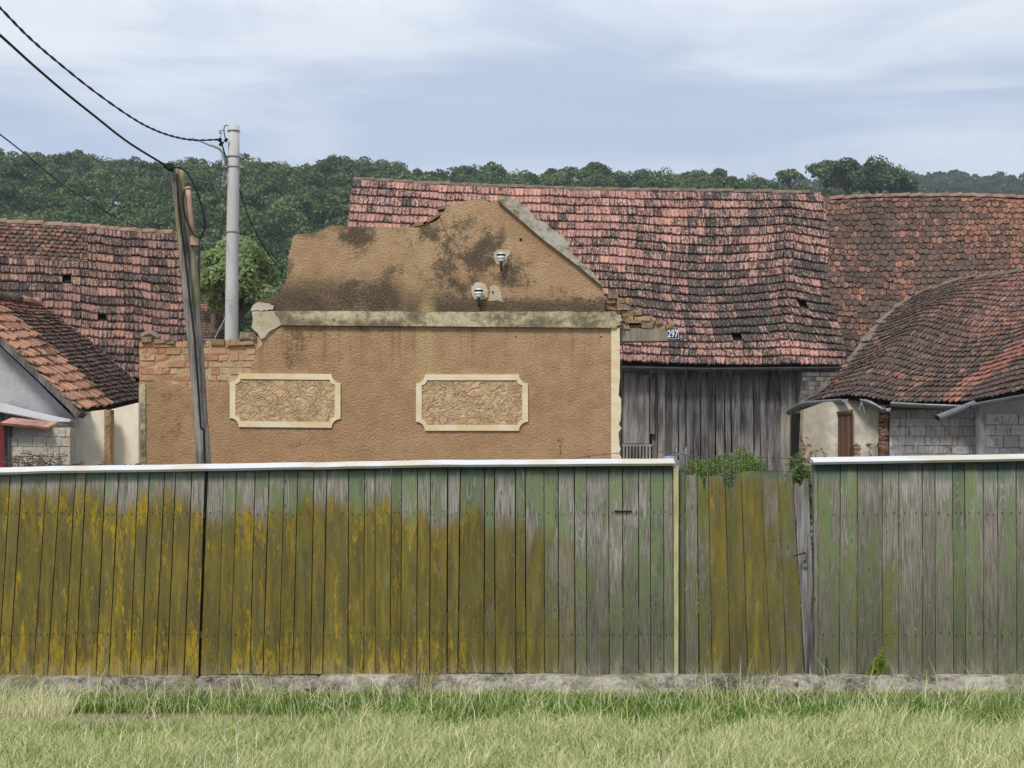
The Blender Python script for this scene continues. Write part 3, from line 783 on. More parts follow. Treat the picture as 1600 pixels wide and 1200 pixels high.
mb = MB(); x0 = P(1285, 0, 45)[0]; x1 = P(1760, 0, 45)[0]; mb.box(x0, x1, 45.2, 45.4, 0, P(0, 640, 45)[2]); mb.box(x1, x1 + .2, 45.2, 56, 0, 4)
mb.build('wall', M['grey_plaster'], rb)

# ================================================================== RIGHT FRONT OUTBUILDING (swaying dark roof)
ob = empty('outbuilding', 'low outbuilding with swaying dark tiled roof and patchwork walls at the right', 'building', P(1450, 780, 30)[:2] + (0,))
lE = [(1430, 462), (1400, 484), (1375, 508), (1350, 538), (1326, 572), (1285, 606), (1240, 640)]
tE = [(0, 1430, 462, 37.5), (.2, 1500, 438, 37), (.45, 1580, 428, 36), (.62, 1650, 418, 35), (1, 1790, 400, 33)]
eE = [(0, 1240, 638, 32.6), (.10, 1280, 626, 31.2), (.18, 1320, 620, 30.6), (.26, 1350, 622, 30.2), (.34, 1388, 629, 30), (.44, 1440, 630, 30), (.56, 1510, 630, 30), (.74, 1600, 611, 27.2), (1, 1760, 578, 23.4)]
def ip(tab, u, k): return float(np.interp(u, [t[0] for t in tab], [t[k] for t in tab]))
def osf(u, v):
    tx, ty, tY = (ip(tE, u, k) for k in (1, 2, 3)); ex, ey, eY = (ip(eE, u, k) for k in (1, 2, 3))
    k = v * (len(lE) - 1); k = max(0, min(len(lE) - 1.001, k)); i = int(k); f_ = k - i
    lx = lE[i][0] * (1 - f_) + lE[i + 1][0] * f_; ly = lE[i][1] * (1 - f_) + lE[i + 1][1] * f_
    x = tx * (1 - v) + ex * v; y = ty * (1 - v) + ey * v
    dx = lx - (lE[0][0] * (1 - v) + lE[-1][0] * v); dy = ly - (lE[0][1] * (1 - v) + lE[-1][1] * v)
    w = max(0, 1 - u * 1.6); x += dx * w; y += dy * w
    s_ = math.sin(math.pi * max(0, min(1, v)))
    y += s_ * (7 * math.sin(u * 11 + 1.0 + v * 2.5) - 5 * u + 5 * nz(u * 7, v * 5, 9)) * min(1, u * 6)
    Yd = tY * (1 - v) + eY * v + s_ * .10 * math.sin(u * 11 + 1)
    return P(x, y, Yd)
def oage(u, v, rg):
    p = osf(u, v); x = 800 + p[0] * F / p[1]; y = HZ - (p[2] - EYE) * F / p[1]
    a = .82 - .30 * sstep((x - 1400) / 150) * (1 - sstep((v - .3) / .5)) + .2 * nz(x / 40, y / 25, 3)
    # replaced reddish tiles: a strip running down and left from the far right
    d_ = abs((y - 620) + (x - 1490) * .72) / 12
    if x > 1470 and d_ < 1: a -= .7
    d_ = abs((y - 600) + (x - 1430) * .6) / 8
    if 1400 < x < 1460 and d_ < 1: a -= .4
    if rg.random() < .06: a -= .35
    return a + rg.gauss(0, .09)
mb = MB(); tiles(mb, osf, 26, 62, 'beaver', oage, lift=.042, thick=.02, seed=15, jit=1.0, over=.5, tw=.25); deck(mb, osf, .09, 24)
roof = mb.build('roof', [M['tile_grey'], M['deck']], ob)
mb = MB(); ridge(mb, [osf(u / 20, 0) for u in range(0, 21)], .075, .36, 8)
mb.build('ridge_cap', M['ridge'], roof)
mb = MB(); mb.cur = {'rnd': .5}
vp = [P(a_, b_, c_) for a_, b_, c_ in [(1432, 460, 37.4), (1402, 480, 36.8), (1376, 504, 36), (1352, 533, 35), (1330, 566, 34.4), (1322, 574, 34)]]
for a_, b_ in zip(vp, vp[1:]):
    mb.hexa([(a_[0] - .05, a_[1], a_[2] - .05), (a_[0] + .06, a_[1] - .1, a_[2] - .05), (a_[0] + .06, a_[1] + .1, a_[2] + .0), (a_[0] - .05, a_[1] + .2, a_[2]),
             (b_[0] - .07, b_[1], b_[2] + .0), (b_[0] + .06, b_[1] - .1, b_[2]), (b_[0] + .06, b_[1] + .1, b_[2] + .05), (b_[0] - .07, b_[1] + .2, b_[2] + .05)])
mb.cur = {}
mb.build('valley_flashing', M['ridge'], roof)
# barge board along the lower left edge
mb = MB(); mb.cur = {'rnd': .3}; a_ = P(1297, 596, 32.4); b_ = P(1236, 642, 32.3)
mb.hexa([(b_[0], b_[1] - .03, b_[2] - .09), (a_[0], a_[1] - .03, a_[2] - .05), (a_[0], a_[1] + .03, a_[2] - .05), (b_[0], b_[1] + .03, b_[2] - .09),
         (b_[0], b_[1] - .03, b_[2] + .02), (a_[0], a_[1] - .03, a_[2] + .07), (a_[0], a_[1] + .03, a_[2] + .07), (b_[0], b_[1] + .03, b_[2] + .02)]); mb.cur = {}
mb.build('barge_board', M['beam_wood'], ob)
# gutters: bent left length, broken end, straight right length
mb = MB(); g1 = spline([P(1234, 642, 32.5), P(1246, 634, 32), P(1262, 628, 31.3), P(1290, 625, 30.9), P(1320, 623, 30.4)], 5); gutter(mb, g1, .085)
g2 = [P(1347, 623, 30.0), P(1358, 626, 29.9), P(1370, 632, 29.8), P(1380, 638, 29.8), P(1388, 637, 29.7)]; gutter(mb, g2, .075)
mb.build('broken_gutter', M['metal'], ob, smooth=True)
mb = MB(); gutter(mb, [P(1392, 628, 29.9), P(1440, 631, 29.8), P(1512, 633, 29.7), P(1560, 624, 28.0), P(1606, 616, 26.8), P(1760, 584, 23.1)], .075); mb.build('gutter', M['metal'], ob, smooth=True)
mb = MB(); a_ = Vector(P(1522, 631, 29.5)); b_ = Vector(P(1464, 654, 28.9)); mb.tube([a_, a_.lerp(b_, .5), b_], .062, 14, cap=False)
mb.tube([a_, b_], .056, 14, cap=False); mb.build('downpipe', M['metal'], ob, smooth=True, label='loose grey downpipe hanging out over the yard')
mb = MB(); mb.tube([P(1346, 628, 29.9), P(1350, 640, 29.9), P(1351, 645, 29.9)], .012, 5); mb.tube([P(1346, 628, 29.9), P(1343, 640, 29.9)], .01, 5); mb.build('gutter_bracket', M['steel'], ob)
# walls
Yw = 30.6
def wall_mat():
    m, nt = mat('peeling_plaster'); pos = nt.pos(); x_, y_, z_ = nt.sep(pos)[0:3]
    g = nt.noise(pos, 4, 5, .65); b = nt.noise(pos, 1.3, 4, .6)
    bc = nt.new('ShaderNodeTexBrick'); nt.put(bc.inputs['Vector'], nt.comb(x_, z_, y_)); bc.inputs['Scale'].default_value = 1
    bc.inputs['Color1'].default_value = L(128, 98, 86); bc.inputs['Color2'].default_value = L(104, 82, 72); bc.inputs['Mortar'].default_value = L(150, 135, 118)
    bc.inputs['Brick Width'].default_value = .26; bc.inputs['Row Height'].default_value = .078; bc.inputs['Mortar Size'].default_value = .012
    xa = P(1255, 0, Yw)[0]; xb = P(1325, 0, Yw)[0]; za = P(0, 705, Yw)[2]; zb = P(0, 665, Yw)[2]
    left = nt.mr(x_, P(1318, 0, Yw)[0], P(1262, 0, Yw)[0], 0, .17); low = nt.mr(z_, zb, za, 0, .19)
    msk = nt.mr(nt.add(nt.add(nt.mul(g, .8), nt.mul(b, .8)), nt.add(left, low)), 1.04, 1.07)
    pl = nt.mix(nt.mr(g, .35, .65), L(176, 170, 152), L(206, 202, 190)); pl = nt.mix(nt.mr(x_, xb - .2, xb - .5, 0, .6), pl, L(150, 138, 118))
    pl = nt.mix(nt.mr(b, .5, .65, 0, .5), pl, L(140, 130, 112))
    c = nt.mix(msk, pl, bc.outputs['Color']); finish(nt, c, .95, nt.add(nt.mul(msk, -.8), g), .03, .8, .1); M['peel'] = m
wall_mat()
mb = MB(); mb.slab([(1256, 640), (1290, 628), (1375, 628), (1372, 700), (1370, 775), (1250, 775)], Yw, .35); mb.build('plaster_wall', M['peel'], ob)
def bricks(mb, px0, px1, py0, py1, Y, rowh, wl, dep=.12, seed=1, inside=None, gap=.9, jit=.006, proud=.012, stag=True):
    rg = random.Random(seed); y = py0; r = 0
    while y < py1:
        h = rowh * rg.uniform(.9, 1.1); x = px0 - (wl[0] * .5 if (r % 2 and stag) else 0)
        while x < px1:
            w = rg.uniform(*wl); xa, xb = max(px0, x), min(px1, x + w)
            if xb - xa > 3 and (inside is None or inside((xa + xb) / 2, y + h / 2)):
                a_ = P(xa + gap / 2, y + gap / 2, Y); b_ = P(xb - gap / 2, y + h - gap / 2, Y); dy = rg.uniform(0, proud)
                mb.cur = {'rnd': rg.random()}; mb.box(a_[0], b_[0], Y - dy, Y + dep, b_[2], a_[2], 0, jit, rg)
            x += w
        y += h; r += 1
    mb.cur = {}
mb = MB(); bricks(mb, 1375, 1388, 640, 775, Yw - .12, 7, (12, 14), .3, 4, jit=.012, proud=.05, stag=False); mb.build('brick_pier', M['brick_dark'], ob)
mb = MB(); a_ = P(1388, 634, Yw); b_ = P(1530, 775, Yw); mb.box(a_[0], b_[0], Yw + .06, Yw + .3, 0, a_[2])
mb.build('mortar_wall', M['grey_plaster'], ob)
mb = MB(); bricks(mb, 1389, 1530, 640, 775, Yw - .05, 14, (6, 17), .16, 7, gap=.7, jit=.004, proud=.02); mb.build('block_wall', M['block_grey'], ob, label='wall of cracked small grey blocks')
Y2 = 29.6
mb = MB(); a_ = P(1532, 618, Y2); b_ = P(1800, 775, Y2); mb.box(a_[0], b_[0], Y2 + .06, Y2 + .3, 0, P(0, 600, 26)[2]); mb.build('mortar_wall', M['grey_plaster'], ob)
mb = MB(); bricks(mb, 1541, 1800, 646, 775, Y2, 18, (22, 30), .12, 9, gap=1.0, jit=.003, proud=.01); mb.build('block_wall', M['block_grey'], ob, label='even wall of large grey blocks at the right edge')
# tall narrow shutter in its opening
mb = MB(); mb.cur = {'rnd': .5}
for k in range(4):
    mb.cur = {'rnd': .2 + .2 * k}; a_ = P(1309.5 + k * 4.6, 648, Yw - .03); b_ = P(1313.7 + k * 4.6, 775, Yw - .03); mb.box(a_[0], b_[0], Yw - .05 - .008 * (k % 2), Yw - .02, 0.3, a_[2])
mb.cur = {'rnd': .1}; a_ = P(1307, 643, Yw); b_ = P(1330, 647, Yw); mb.box(a_[0], b_[0], Yw - .09, Yw - .025, b_[2], a_[2])
a_ = P(1328.5, 640, Yw); b_ = P(1331, 775, Yw); mb.box(a_[0], b_[0], Yw - .085, Yw - .028, .3, a_[2]); mb.cur = {}
mb.build('shutter', M['shutter_wood'], ob)
# side and back of the outbuilding, gable boards and a near-black sheet between it and the barn
mb = MB(); x1 = P(1800, 0, Y2)[0]; x0 = P(1256, 0, Yw)[0]
xq = P(1290, 0, 37)[0]; zq = P(0, 640, Yw)[2] - .1; mb.hexa([(x0 + .1, Yw + .3, 0), (x0 + .3, Yw + .36, 0), (xq + .2, 37, 0), (xq, 37, 0), (x0 + .1, Yw + .3, zq), (x0 + .3, Yw + .36, zq), (xq + .2, 37, zq), (xq, 37, zq)]); mb.box(xq, x1, 37.6, 37.8, 0, 3.4); mb.box(x1, x1 + .2, 24, 37.6, 0, 3)
mb.build('rear_wall', M['grey_plaster'], ob)
mb = MB(); rg = random.Random(3)
for k in range(9):
    mb.cur = {'rnd': rg.random() * .5}; a_ = P(1254 - k, 582 + k * 7, 33.6); b_ = P(1322 - k * 6, 588 + k * 7, 33.6)
    mb.box(a_[0], b_[0], 33.6, 33.63, b_[2], a_[2])
mb.cur = {}; mb.build('gable_board', M['barn_wood'], ob)
mb = MB(); a_ = P(1238, 645, 33.6); b_ = P(1262, 775, 33.6); mb.box(a_[0], b_[0], 33.7, 33.74, 0, a_[2]); mb.build('dark_sheet', M['deck'], ob)  # plain near-black sheet beside the barn
# ================================================================== LEFT BACK HOUSE
lb = empty('farmhouse', 'farmhouse with broad brownish tiled roof at the left behind the leaning timber pole', 'house', P(130, 780, 36)[:2] + (0,))
lr_ = [(-120, 345), (0, 348), (60, 351), (130, 355), (200, 362), (283, 366), (300, 367)]
le_ = [(-120, 588), (0, 590), (130, 592), (217, 594), (300, 600)]
lx = lambda u, v: -110 * (1 - u) + (283 + 9 * min(1, v * 2.2)) * u
ly = lambda u, v: (lerp_tab(lr_, lx(u, v)) * (1 - v) + lerp_tab(le_, lx(u, v)) * v + 3.0 * nz(lx(u, v) / 60, v * 4, 5) * math.sin(math.pi * min(1, max(0, v))) + 5 * math.sin(math.pi * min(1, max(0, v))) * sstep((lx(u, v) - 60) / 200))
lbs = pxsurf(lx, ly, lambda u, v: 40 - 6.5 * v)
def lage(u, v, rg):
    x = lx(u, v); a = .52 + .5 * nz(x / 45, v * 9, 12) + .1 * math.sin(v * 30 + x / 40)
    q = rg.random()
    if q < .10: a -= .35
    if q > .93: a += .35
    if .48 < v < .56 and 68 < x < 145: a = -.35 if x < 112 or x > 128 else a
    if .38 < v < .45 and 155 < x < 180: a = -.3
    return a + rg.gauss(0, .10)
skp = {(r, c) for r in range(0, 4) for c in range(0, 18 - (r > 2)) if c < 18}
skp |= {(6, 15), (10, 19)}
mb = MB(); tiles(mb, lbs, 18, 29, 'rib', lage, seed=21, skip=skp, jit=.9); 
deck(mb, lbs, .10, 16)
roof = mb.build('roof', [M['tile_brown'], M['deck']], lb)
sub = lambda u, v: lbs(u * .622, v * .235)
mb = MB(); tiles(mb, sub, 9, 25, 'beaver', lambda u, v, rg: .72 + rg.gauss(0, .2) - (.5 if rg.random() < .1 else 0), lift=.05, seed=22, jit=1.6, over=.5); mb.build('old_tile_patch', M['tile_beaver'], roof)
mb = MB(); ridge(mb, [P(x, lerp_tab(lr_, x) + 1, 40.05) for x in range(-110, 290, 20)], .11, .45, 9); mb.build('ridge_cap', M['ridge_red'], roof)
mb = MB(); x0 = P(-110, 0, 34)[0]; x1 = P(292, 0, 38)[0]; mb.box(x0, x1 - .3, 34.2, 34.4, 0, P(0, 595, 34)[2]); mb.box(x1 - .5, x1 - .3, 34.4, 46, 0, P(0, 590, 34)[2]); mb.build('wall', M['grey_plaster'], lb)

# small far hip-roofed house between the poles
fh = empty('cottage', 'small distant cottage with mottled hipped roof between the two poles', 'house', P(335, 780, 60)[:2] + (0,))
hs = pxsurf(lambda u, v: (305 + 0 * v) * (1 - u) + (341 + 13 * min(1, v * 1.6)) * u, lambda u, v: 471 + 66 * v + 0 * u, lambda u, v: 62 - 3 * v)
mb = MB(); tiles(mb, hs, 16, 13, 'beaver', lambda u, v, rg: .55 + .35 * (v - .4) + rg.gauss(0, .25), lift=.03, seed=31); deck(mb, hs, .08, 4); mb.build('roof', [M['tile_beaver'], M['deck']], fh)
mb = MB(); ridge(mb, [P(305, 471, 62), P(341, 471, 62)], .1, .4, 2); ridge(mb, [P(341, 471, 62), P(354, 492, 61), P(355, 530, 59)], .1, .4, 3); mb.build('ridge_cap', M['ridge'], fh)
mb = MB(); a_ = P(300, 530, 59.2); b_ = P(353, 530, 59.2); mb.box(a_[0], b_[0], 59.2, 64, 0, a_[2]); mb.build('wall', M['grey_plaster'], fh)

# ================================================================== LEFT FRONT SHED
sh = empty('shed', 'shed with grey rendered gable and steep red and dark tiled roof at the left edge', 'shed', P(60, 780, 24)[:2] + (0,))
A0, A1, B0, B1 = (-72, 459, 23.2), (124, 643, 22.8), (60, 476, 28), (236, 622, 30)
def ssf(u, v):
    a = [A0[i] * (1 - v) + A1[i] * v for i in range(3)]; b = [B0[i] * (1 - v) + B1[i] * v for i in range(3)]
    p = [a[i] * (1 - u) + b[i] * u for i in range(3)]
    s_ = math.sin(math.pi * max(0, min(1, v))); 
    return P(p[0] + 3 * s_ * (1 - u), p[1] + s_ * (5 - 13 * u) * .8 + 2 * nz(u * 5, v * 6, 1), p[2])
fr = lambda u, v: ssf(u * .46, v * .995)
bk = lambda u, v: ssf(.44 + u * .56, v)
def sage(u, v, rg):
    a = .16 + .4 * nz(u * 4, v * 7, 2) + (.5 if u < .12 and rg.random() < .55 else 0)
    return a + rg.gauss(0, .12)
mb = MB(); tiles(mb, fr, 13, 9, 'rib', sage, seed=41, jit=1.3, lift=.045); deck(mb, ssf, .09, 10)
roof = mb.build('roof', [M['tile_orange'], M['deck']], sh)
mb = MB(); tiles(mb, bk, 27, 17, 'beaver', lambda u, v, rg: .66 + .35 * (v - .25) + rg.gauss(0, .14) - (.4 if v < .1 else 0) - (.2 if u > .95 else 0), lift=.05, seed=42, jit=1.3, over=.5)
mb.build('old_tile_patch', M['tile_grey'], roof)
mb = MB(); ridge(mb, [ssf(u / 8, 0) for u in range(9)], .1, .36, 5); mb.build('ridge_cap', M['tile_orange'], roof)
mb = MB(); mb.cur = {'rnd': .1}
for a_, b_, o_ in ((ssf(0, -.02), ssf(0, 1.0), .05),):
    mb.hexa([(b_[0] - .02, b_[1] - .03, b_[2] - .08), (b_[0] + .03, b_[1] - .03, b_[2] - .02), (b_[0] + .03, b_[1] + .3, b_[2] - .02), (b_[0] - .02, b_[1] + .3, b_[2] - .08),
             (a_[0] - .02, a_[1] - .03, a_[2] - .08), (a_[0] + .03, a_[1] - .03, a_[2] - .02), (a_[0] + .03, a_[1] + .3, a_[2] - .02), (a_[0] - .02, a_[1] + .3, a_[2] - .08)])
mb.cur = {}; mb.build('verge_board', M['barn_wood'], roof)
mb = MB(); mb.slab([(-80, 466), (0, 541), (60, 598), (114, 652), (114, 776), (-150, 776), (-150, 466)], 23.3, .25); mb.build('gable_wall', M['grey_plaster'], sh)
mb = MB(); mb.slab([(111, 646), (166, 640), (166, 776), (111, 776)], 23.4, 1.5); mb.build('cream_wall', M['cream_plaster'], sh)
mb = MB(); mb.slab([(163, 641), (173, 640), (172, 700), (174, 776), (163, 776)], 23.36, .2); mb.build('corner_pier', M['stucco'], sh)
mb = MB(); mb.slab([(172, 640), (216.5, 629), (216.5, 776), (172, 776)], 23.7, .12); mb.build('side_wall', M['cream_plaster'], sh)
mb = MB(); mb.slab([(-150, 600), (0, 629), (40, 640), (84, 650), (111, 655), (109, 659), (80, 658.5), (40, 650), (0, 643), (-150, 615)], 22.9, .3); mb.build('tin_flashing', M['cap_white'], sh)
mb = MB(); mb.slab([(-150, 615), (0, 645), (40, 652), (80, 660), (78, 664), (-150, 652)], 23.0, .2); mb.build('lintel', M['barn_wood'], sh)
# low block wall of the shed
bw = empty('block_wall', 'low wall of pale grey blocks with a red tile coping in front of the rendered gable', 'wall', P(60, 780, 22.4)[:2] + (0,))
mb = MB(); bricks(mb, 15, 110, 668, 776, 22.4, 14, (18, 25), .2, 6, inside=lambda x, y: y > 676 or x > 70 or x < 15, gap=.8, jit=.004, proud=.01); mb.build('blocks', M['block_light'], bw)
mb = MB(); a_ = P(15, 668, 22.46); b_ = P(110, 776, 22.46); mb.box(a_[0], b_[0], 22.46, 22.6, 0, a_[2]); mb.build('mortar', M['grey_plaster'], bw)
mb = MB(); rg = random.Random(2)
for k in range(7):
    mb.cur = {'rnd': rg.random(), 'age': .25}; x0 = 4 + k * 10.5; y0 = 656 + k * 1.0
    a_ = P(x0, y0, 22.3); b_ = P(x0 + 11.2, y0 + 1, 22.3); h_ = .07
    mb.hexa([(a_[0], 22.22, a_[2] - h_), (b_[0], 22.22, b_[2] - h_), (b_[0], 22.7, b_[2] + .02), (a_[0], 22.7, a_[2] + .02),
             (a_[0], 22.2, a_[2] - h_ + .03), (b_[0], 22.2, b_[2] - h_ + .03), (b_[0], 22.7, b_[2] + .05), (a_[0], 22.7, a_[2] + .05)])
mb.cur = {}; mb.build('coping_tiles', M['tile_pink'], bw)
dr = empty('yard_door', 'dark red painted door cut by the left edge of the view', 'door', P(-20, 780, 22.3)[:2] + (0,))
mb = MB(); 
for k in range(5): a_ = P(-52 + k * 12, 664, 22.3); b_ = P(-41 + k * 12, 776, 22.3); mb.box(a_[0], b_[0], 22.28, 22.32, 0.05, a_[2])
mb.build('panel', M['red_paint'], dr)
mb = MB(); a_ = P(8, 660, 22.35); b_ = P(15, 776, 22.35); mb.box(a_[0], b_[0], 22.35, 22.5, 0, a_[2]); mb.build('jamb', M['metal_dark'], dr)

# ================================================================== BROWN HOUSE FRONT (ruined gable)
H = 26.0
hs_ = empty('house', 'ruined brown stucco house front with broken gable and two cream framed panels', 'house', P(600, 780, H)[:2] + (0,))
top = ([(400, 528)] + rough([(400, 528), (396, 505), (392, 480), (404, 470), (418, 466), (430, 465), (438, 452), (446, 440), (449, 425)], 3, 1.3, 1)[1:]
       + rough([(450, 400), (457, 372), (463, 366), (478, 364), (488, 367), (500, 361), (512, 355), (520, 352)], 4, 1.2, 2)
       + rough([(545, 354), (600, 355), (655, 355)], 6, .8, 3) + rough([(668, 352), (682, 345), (690, 336), (698, 325), (712, 318), (735, 312), (750, 310.5), (766, 316), (776, 313)], 3.5, .9, 4))
rake = [(776, 312), (800, 330), (850, 372), (900, 410), (938, 441), (944, 458), (945, 487)]
core = [(217, 533)] + [(217, 790)] + [(966, 790), (966, 512), (945, 512)] + rake[::-1] + top[::-1]
core_in = [(x + (3 if x < 460 else 0), y + 3) for x, y in [(400, 530)] + top[1:]]
mb = MB()
mb.slab([(218, 536), (218, 845), (965, 845), (965, 500), (943, 500)] + [(x - 2, y + 2) for x, y in rake[::-1]] + [(x + 2, y + 2.5) for x, y in top[::-1]], H + .035, .38)
mb.build('masonry_core', M['mortar'], hs_)
# plaster skin
lowedge = rough([(440, 510), (430, 519), (412, 536), (402, 545), (396, 562), (390, 584), (385, 596), (365, 601), (345, 603), (320, 605), (300, 606), (285, 603), (262, 597), (240, 596), (222, 598), (217, 597)], 5, 1.6, 9)
skin = lowedge + [(217, 845)] + [(958, 845), (958, 505)]
mb = MB(); mb.slab([(440, 508), (958, 508), (958, 845), (217, 845)] + lowedge[::-1], H, .034); mb.build('lower_stucco', M['stucco'], hs_)
up_top = [p for p in top if p[1] < 480]
mb = MB(); mb.slab([(395, 487), (946, 487)] + rake[::-1][1:] + up_top[::-1][:-0 or None], H, .034); mb.build('upper_stucco', M['stucco'], hs_)
# cornice band with chipped ends, casting its thin shadow
mb = MB(); co = rough([(428, 486), (500, 486), (700, 487), (945, 487)], 14, .5, 5) + rough([(960, 486), (970, 492), (973, 500), (966, 508), (962, 513)], 4, 1.3, 8)
cb = [(962, 513), (940, 512), (700, 510), (440, 508), (437, 500), (434, 492), (428, 487)]
mb.slab(co + cb[1:-1], H - .06, .10); mb.build('cornice', M['band'], hs_)
mb = MB(); mb.slab(rough([(393, 486), (432, 486), (441, 494), (441, 507), (432, 512), (422, 517), (413, 528), (407, 530), (402, 520), (393, 511), (395, 500), (393, 486)], 4, .7, 6)[:-1], H - .02, .08); mb.build('broken_cornice_end', M['patch'], hs_)
mb = MB(); mb.slab(rough([(392, 486), (396, 476), (405, 472), (420, 474), (428, 478), (426, 484), (392, 486)], 4, 1.3, 7)[:-1], H - .03, .3); mb.build('cornice_rubble', M['patch'], hs_)
# raking coping on the right slope
mb = MB()
oc = rough([(778, 309), (790, 306), (798, 307), (812, 316), (826, 325), (836, 342), (852, 348), (866, 362), (880, 368), (888, 382), (896, 398), (906, 408), (922, 420), (934, 436), (940, 445), (943, 455)], 4, .9, 12)
mb.slab(oc + [(940, 446), (900, 413), (850, 375), (800, 332), (778, 314)], H - .07, .28); mb.build('gable_coping', M['coping'], hs_)
# corner strips
mb = MB(); rg = random.Random(5); red = [(968, 512)]
y = 520
while y < 600: red.append((968 + rg.uniform(-1, 1), y)); y += 14
while y < 790: red.append((967 + rg.choice((0, 3.2, 4)) + rg.uniform(-.6, .6), y)); y += 6.5
mb.slab([(955, 512)] + red + [(969, 845), (955, 845)], H - .03, .09); mb.build('corner_strip', M['band_clean'], hs_)
mb = MB(); mb.slab([(217, 602), (222, 599), (227, 599), (228, 845), (217, 845)], H - .02, .06); mb.build('corner_strip', M['band'], hs_)
# framed panels
def frame(name_lab, x0, x1, y0, y1, cut, tilt, full=True):
    def outline(e, c):   # concave quarter-round corners
        X0, X1, Y0, Y1 = x0 + e, x1 - e, y0 + e, y1 - e; c = c
        pts = []
        for cx, cy, a0 in ((X0, Y0, 90), (X1, Y0, 180), (X1, Y1, 270), (X0, Y1, 0)):
            arc = []
            for k in range(7):
                a = R(a0 - 0 - k * 15); arc.append((cx + c * math.cos(a), cy + c * math.sin(a)))
            pts.append(arc)
        out = []
        # each arc runs concave around its corner point
        for arc, (cx, cy) in zip(pts, ((X0, Y0), (X1, Y0), (X1, Y1), (X0, Y1))): out += arc
        return [(x, y + tilt * (x - x0) / (x1 - x0)) for x, y in out]
    o = outline(0, cut); i_ = outline(9, cut * .55)
    mb = MB(); n = len(o); Yf = H - .028
    O = [P(a_, b_, Yf) for a_, b_ in o]; I = [P(a_, b_, Yf) for a_, b_ in i_]
    vo = [mb.v(p) for p in O]; vi = [mb.v(p) for p in I]; wo = [mb.v((p[0], H + .003, p[2])) for p in O]; wi = [mb.v((p[0], H + .003, p[2])) for p in I]
    for k in range(n):
        j = (k + 1) % n
        mb.f((vo[k], vo[j], vi[j], vi[k])); mb.f((vo[k], wo[k], wo[j], vo[j])); mb.f((vi[k], vi[j], wi[j], wi[k]))
    fo = mb.build('panel_frame', M['band_clean'], hs_, label=name_lab)
    mb = MB(); mb.slab(outline(8.5, cut * .55), H - .012, .02); mb.build('panel_field', M['panel_fill'], fo)
frame('left cream frame with rounded cut corners beside the bare bricks', 359, 532, 583, 667, 14, 1.5)
frame('right cream frame with rounded cut corners in the middle of the front', 650, 825, 585, 673, 14, 0)
# bare stonework on the left where the stucco fell
def inbr(x, y):
    return 217 <= x <= (408 - (y - 530) * .18 if y < 580 else 356)
mb = MB(); bricks(mb, 218, 404, 533, 612, H + .034, 10, (11, 29), .1, 12, inside=inbr, gap=1.5, jit=.010, proud=.022, stag=False)
mb.build('bare_brickwork', M['brick'], hs_)
mb = MB(); rg = random.Random(8)
for (a_, b_, c_, d_) in [(219, 238, 526, 536), (241, 256, 530, 536), (257, 273, 530, 537), (330, 352, 530, 538), (356, 396, 530, 540), (374, 400, 519, 530), (300, 318, 531, 537)]:
    mb.cur = {'rnd': rg.random()}; p = P(a_, d_, H - .02); q = P(b_, c_, H - .02); mb.box(p[0], q[0], H - .02, H + .3, p[2], q[2], 0, .02, rg)
    mb.build('loose_brick', M['brick_old'], hs_); mb = MB()
mb.cur = {}
mb = MB()     # fallen ridge tile on the wall top
pp = [P(222 + 26 * k / 8, 526 - 6 * math.sin(math.pi * k / 8) + k * .3, H + .1) for k in range(9)]; mb.tube(pp, .05, 7); mb.build('fallen_roof_tile', M['ridge'], hs_)
# stepped broken brickwork at the right shoulder, sitting above the timber beam
mb = MB(); rg = random.Random(18)
for y0, y1, x0, x1 in [(459, 466, 950, 967), (466, 474, 946, 984), (474, 484, 946, 985), (484, 493, 972, 1003), (493, 501, 974, 1020), (500, 506, 976, 1036), (506, 513, 968, 1053)]:
    x = x0
    while x < x1 - 3:
        w = min(rg.uniform(14, 27), x1 - x); mb.cur = {'rnd': rg.random()}; p = P(x, y1, H + .1); q = P(x + w - 1, y0 + rg.uniform(0, 1.5), H + .1)
        mb.box(p[0], q[0], H + rg.uniform(.05, .13), H + .42, p[2], q[2], 0, .015, rg); x += w
mb.cur = {}; mb.build('stepped_brickwork', M['brick_old'], hs_)
mb = MB(); mb.cur = {'rnd': .7}; mb.slab(rough([(969, 513), (1010, 513), (1059, 514)], 8, .4, 4) + [(1060, 532), (1010, 533), (969, 533)], H + .1, .26); mb.cur = {}; mb.build('timber_beam', M['beam_wood'], hs_)
mb = MB(); rg = random.Random(4)   # broken slabs lying in the notch left of the peak
for (x0, y0, x1, y1, t) in [(662, 349, 688, 333, 4.5), (672, 352, 700, 336, 4), (684, 324, 702, 321, 5), (648, 350, 668, 347, 5), (690, 334, 704, 326, 4)]:
    a_ = P(x0, y0, H + .1); b_ = P(x1, y1, H + .1); k = t * H / F; mb.cur = {'rnd': rg.random()}
    mb.hexa([(a_[0], H + .02, a_[2] - k), (b_[0], H + .02, b_[2] - k), (b_[0], H + .3, b_[2] - k), (a_[0], H + .3, a_[2] - k), (a_[0], H + .02, a_[2]), (b_[0], H + .02, b_[2]), (b_[0], H + .3, b_[2]), (a_[0], H + .3, a_[2])])
mb.cur = {}; mb.build('broken_slabs', M['brick_old'], hs_)
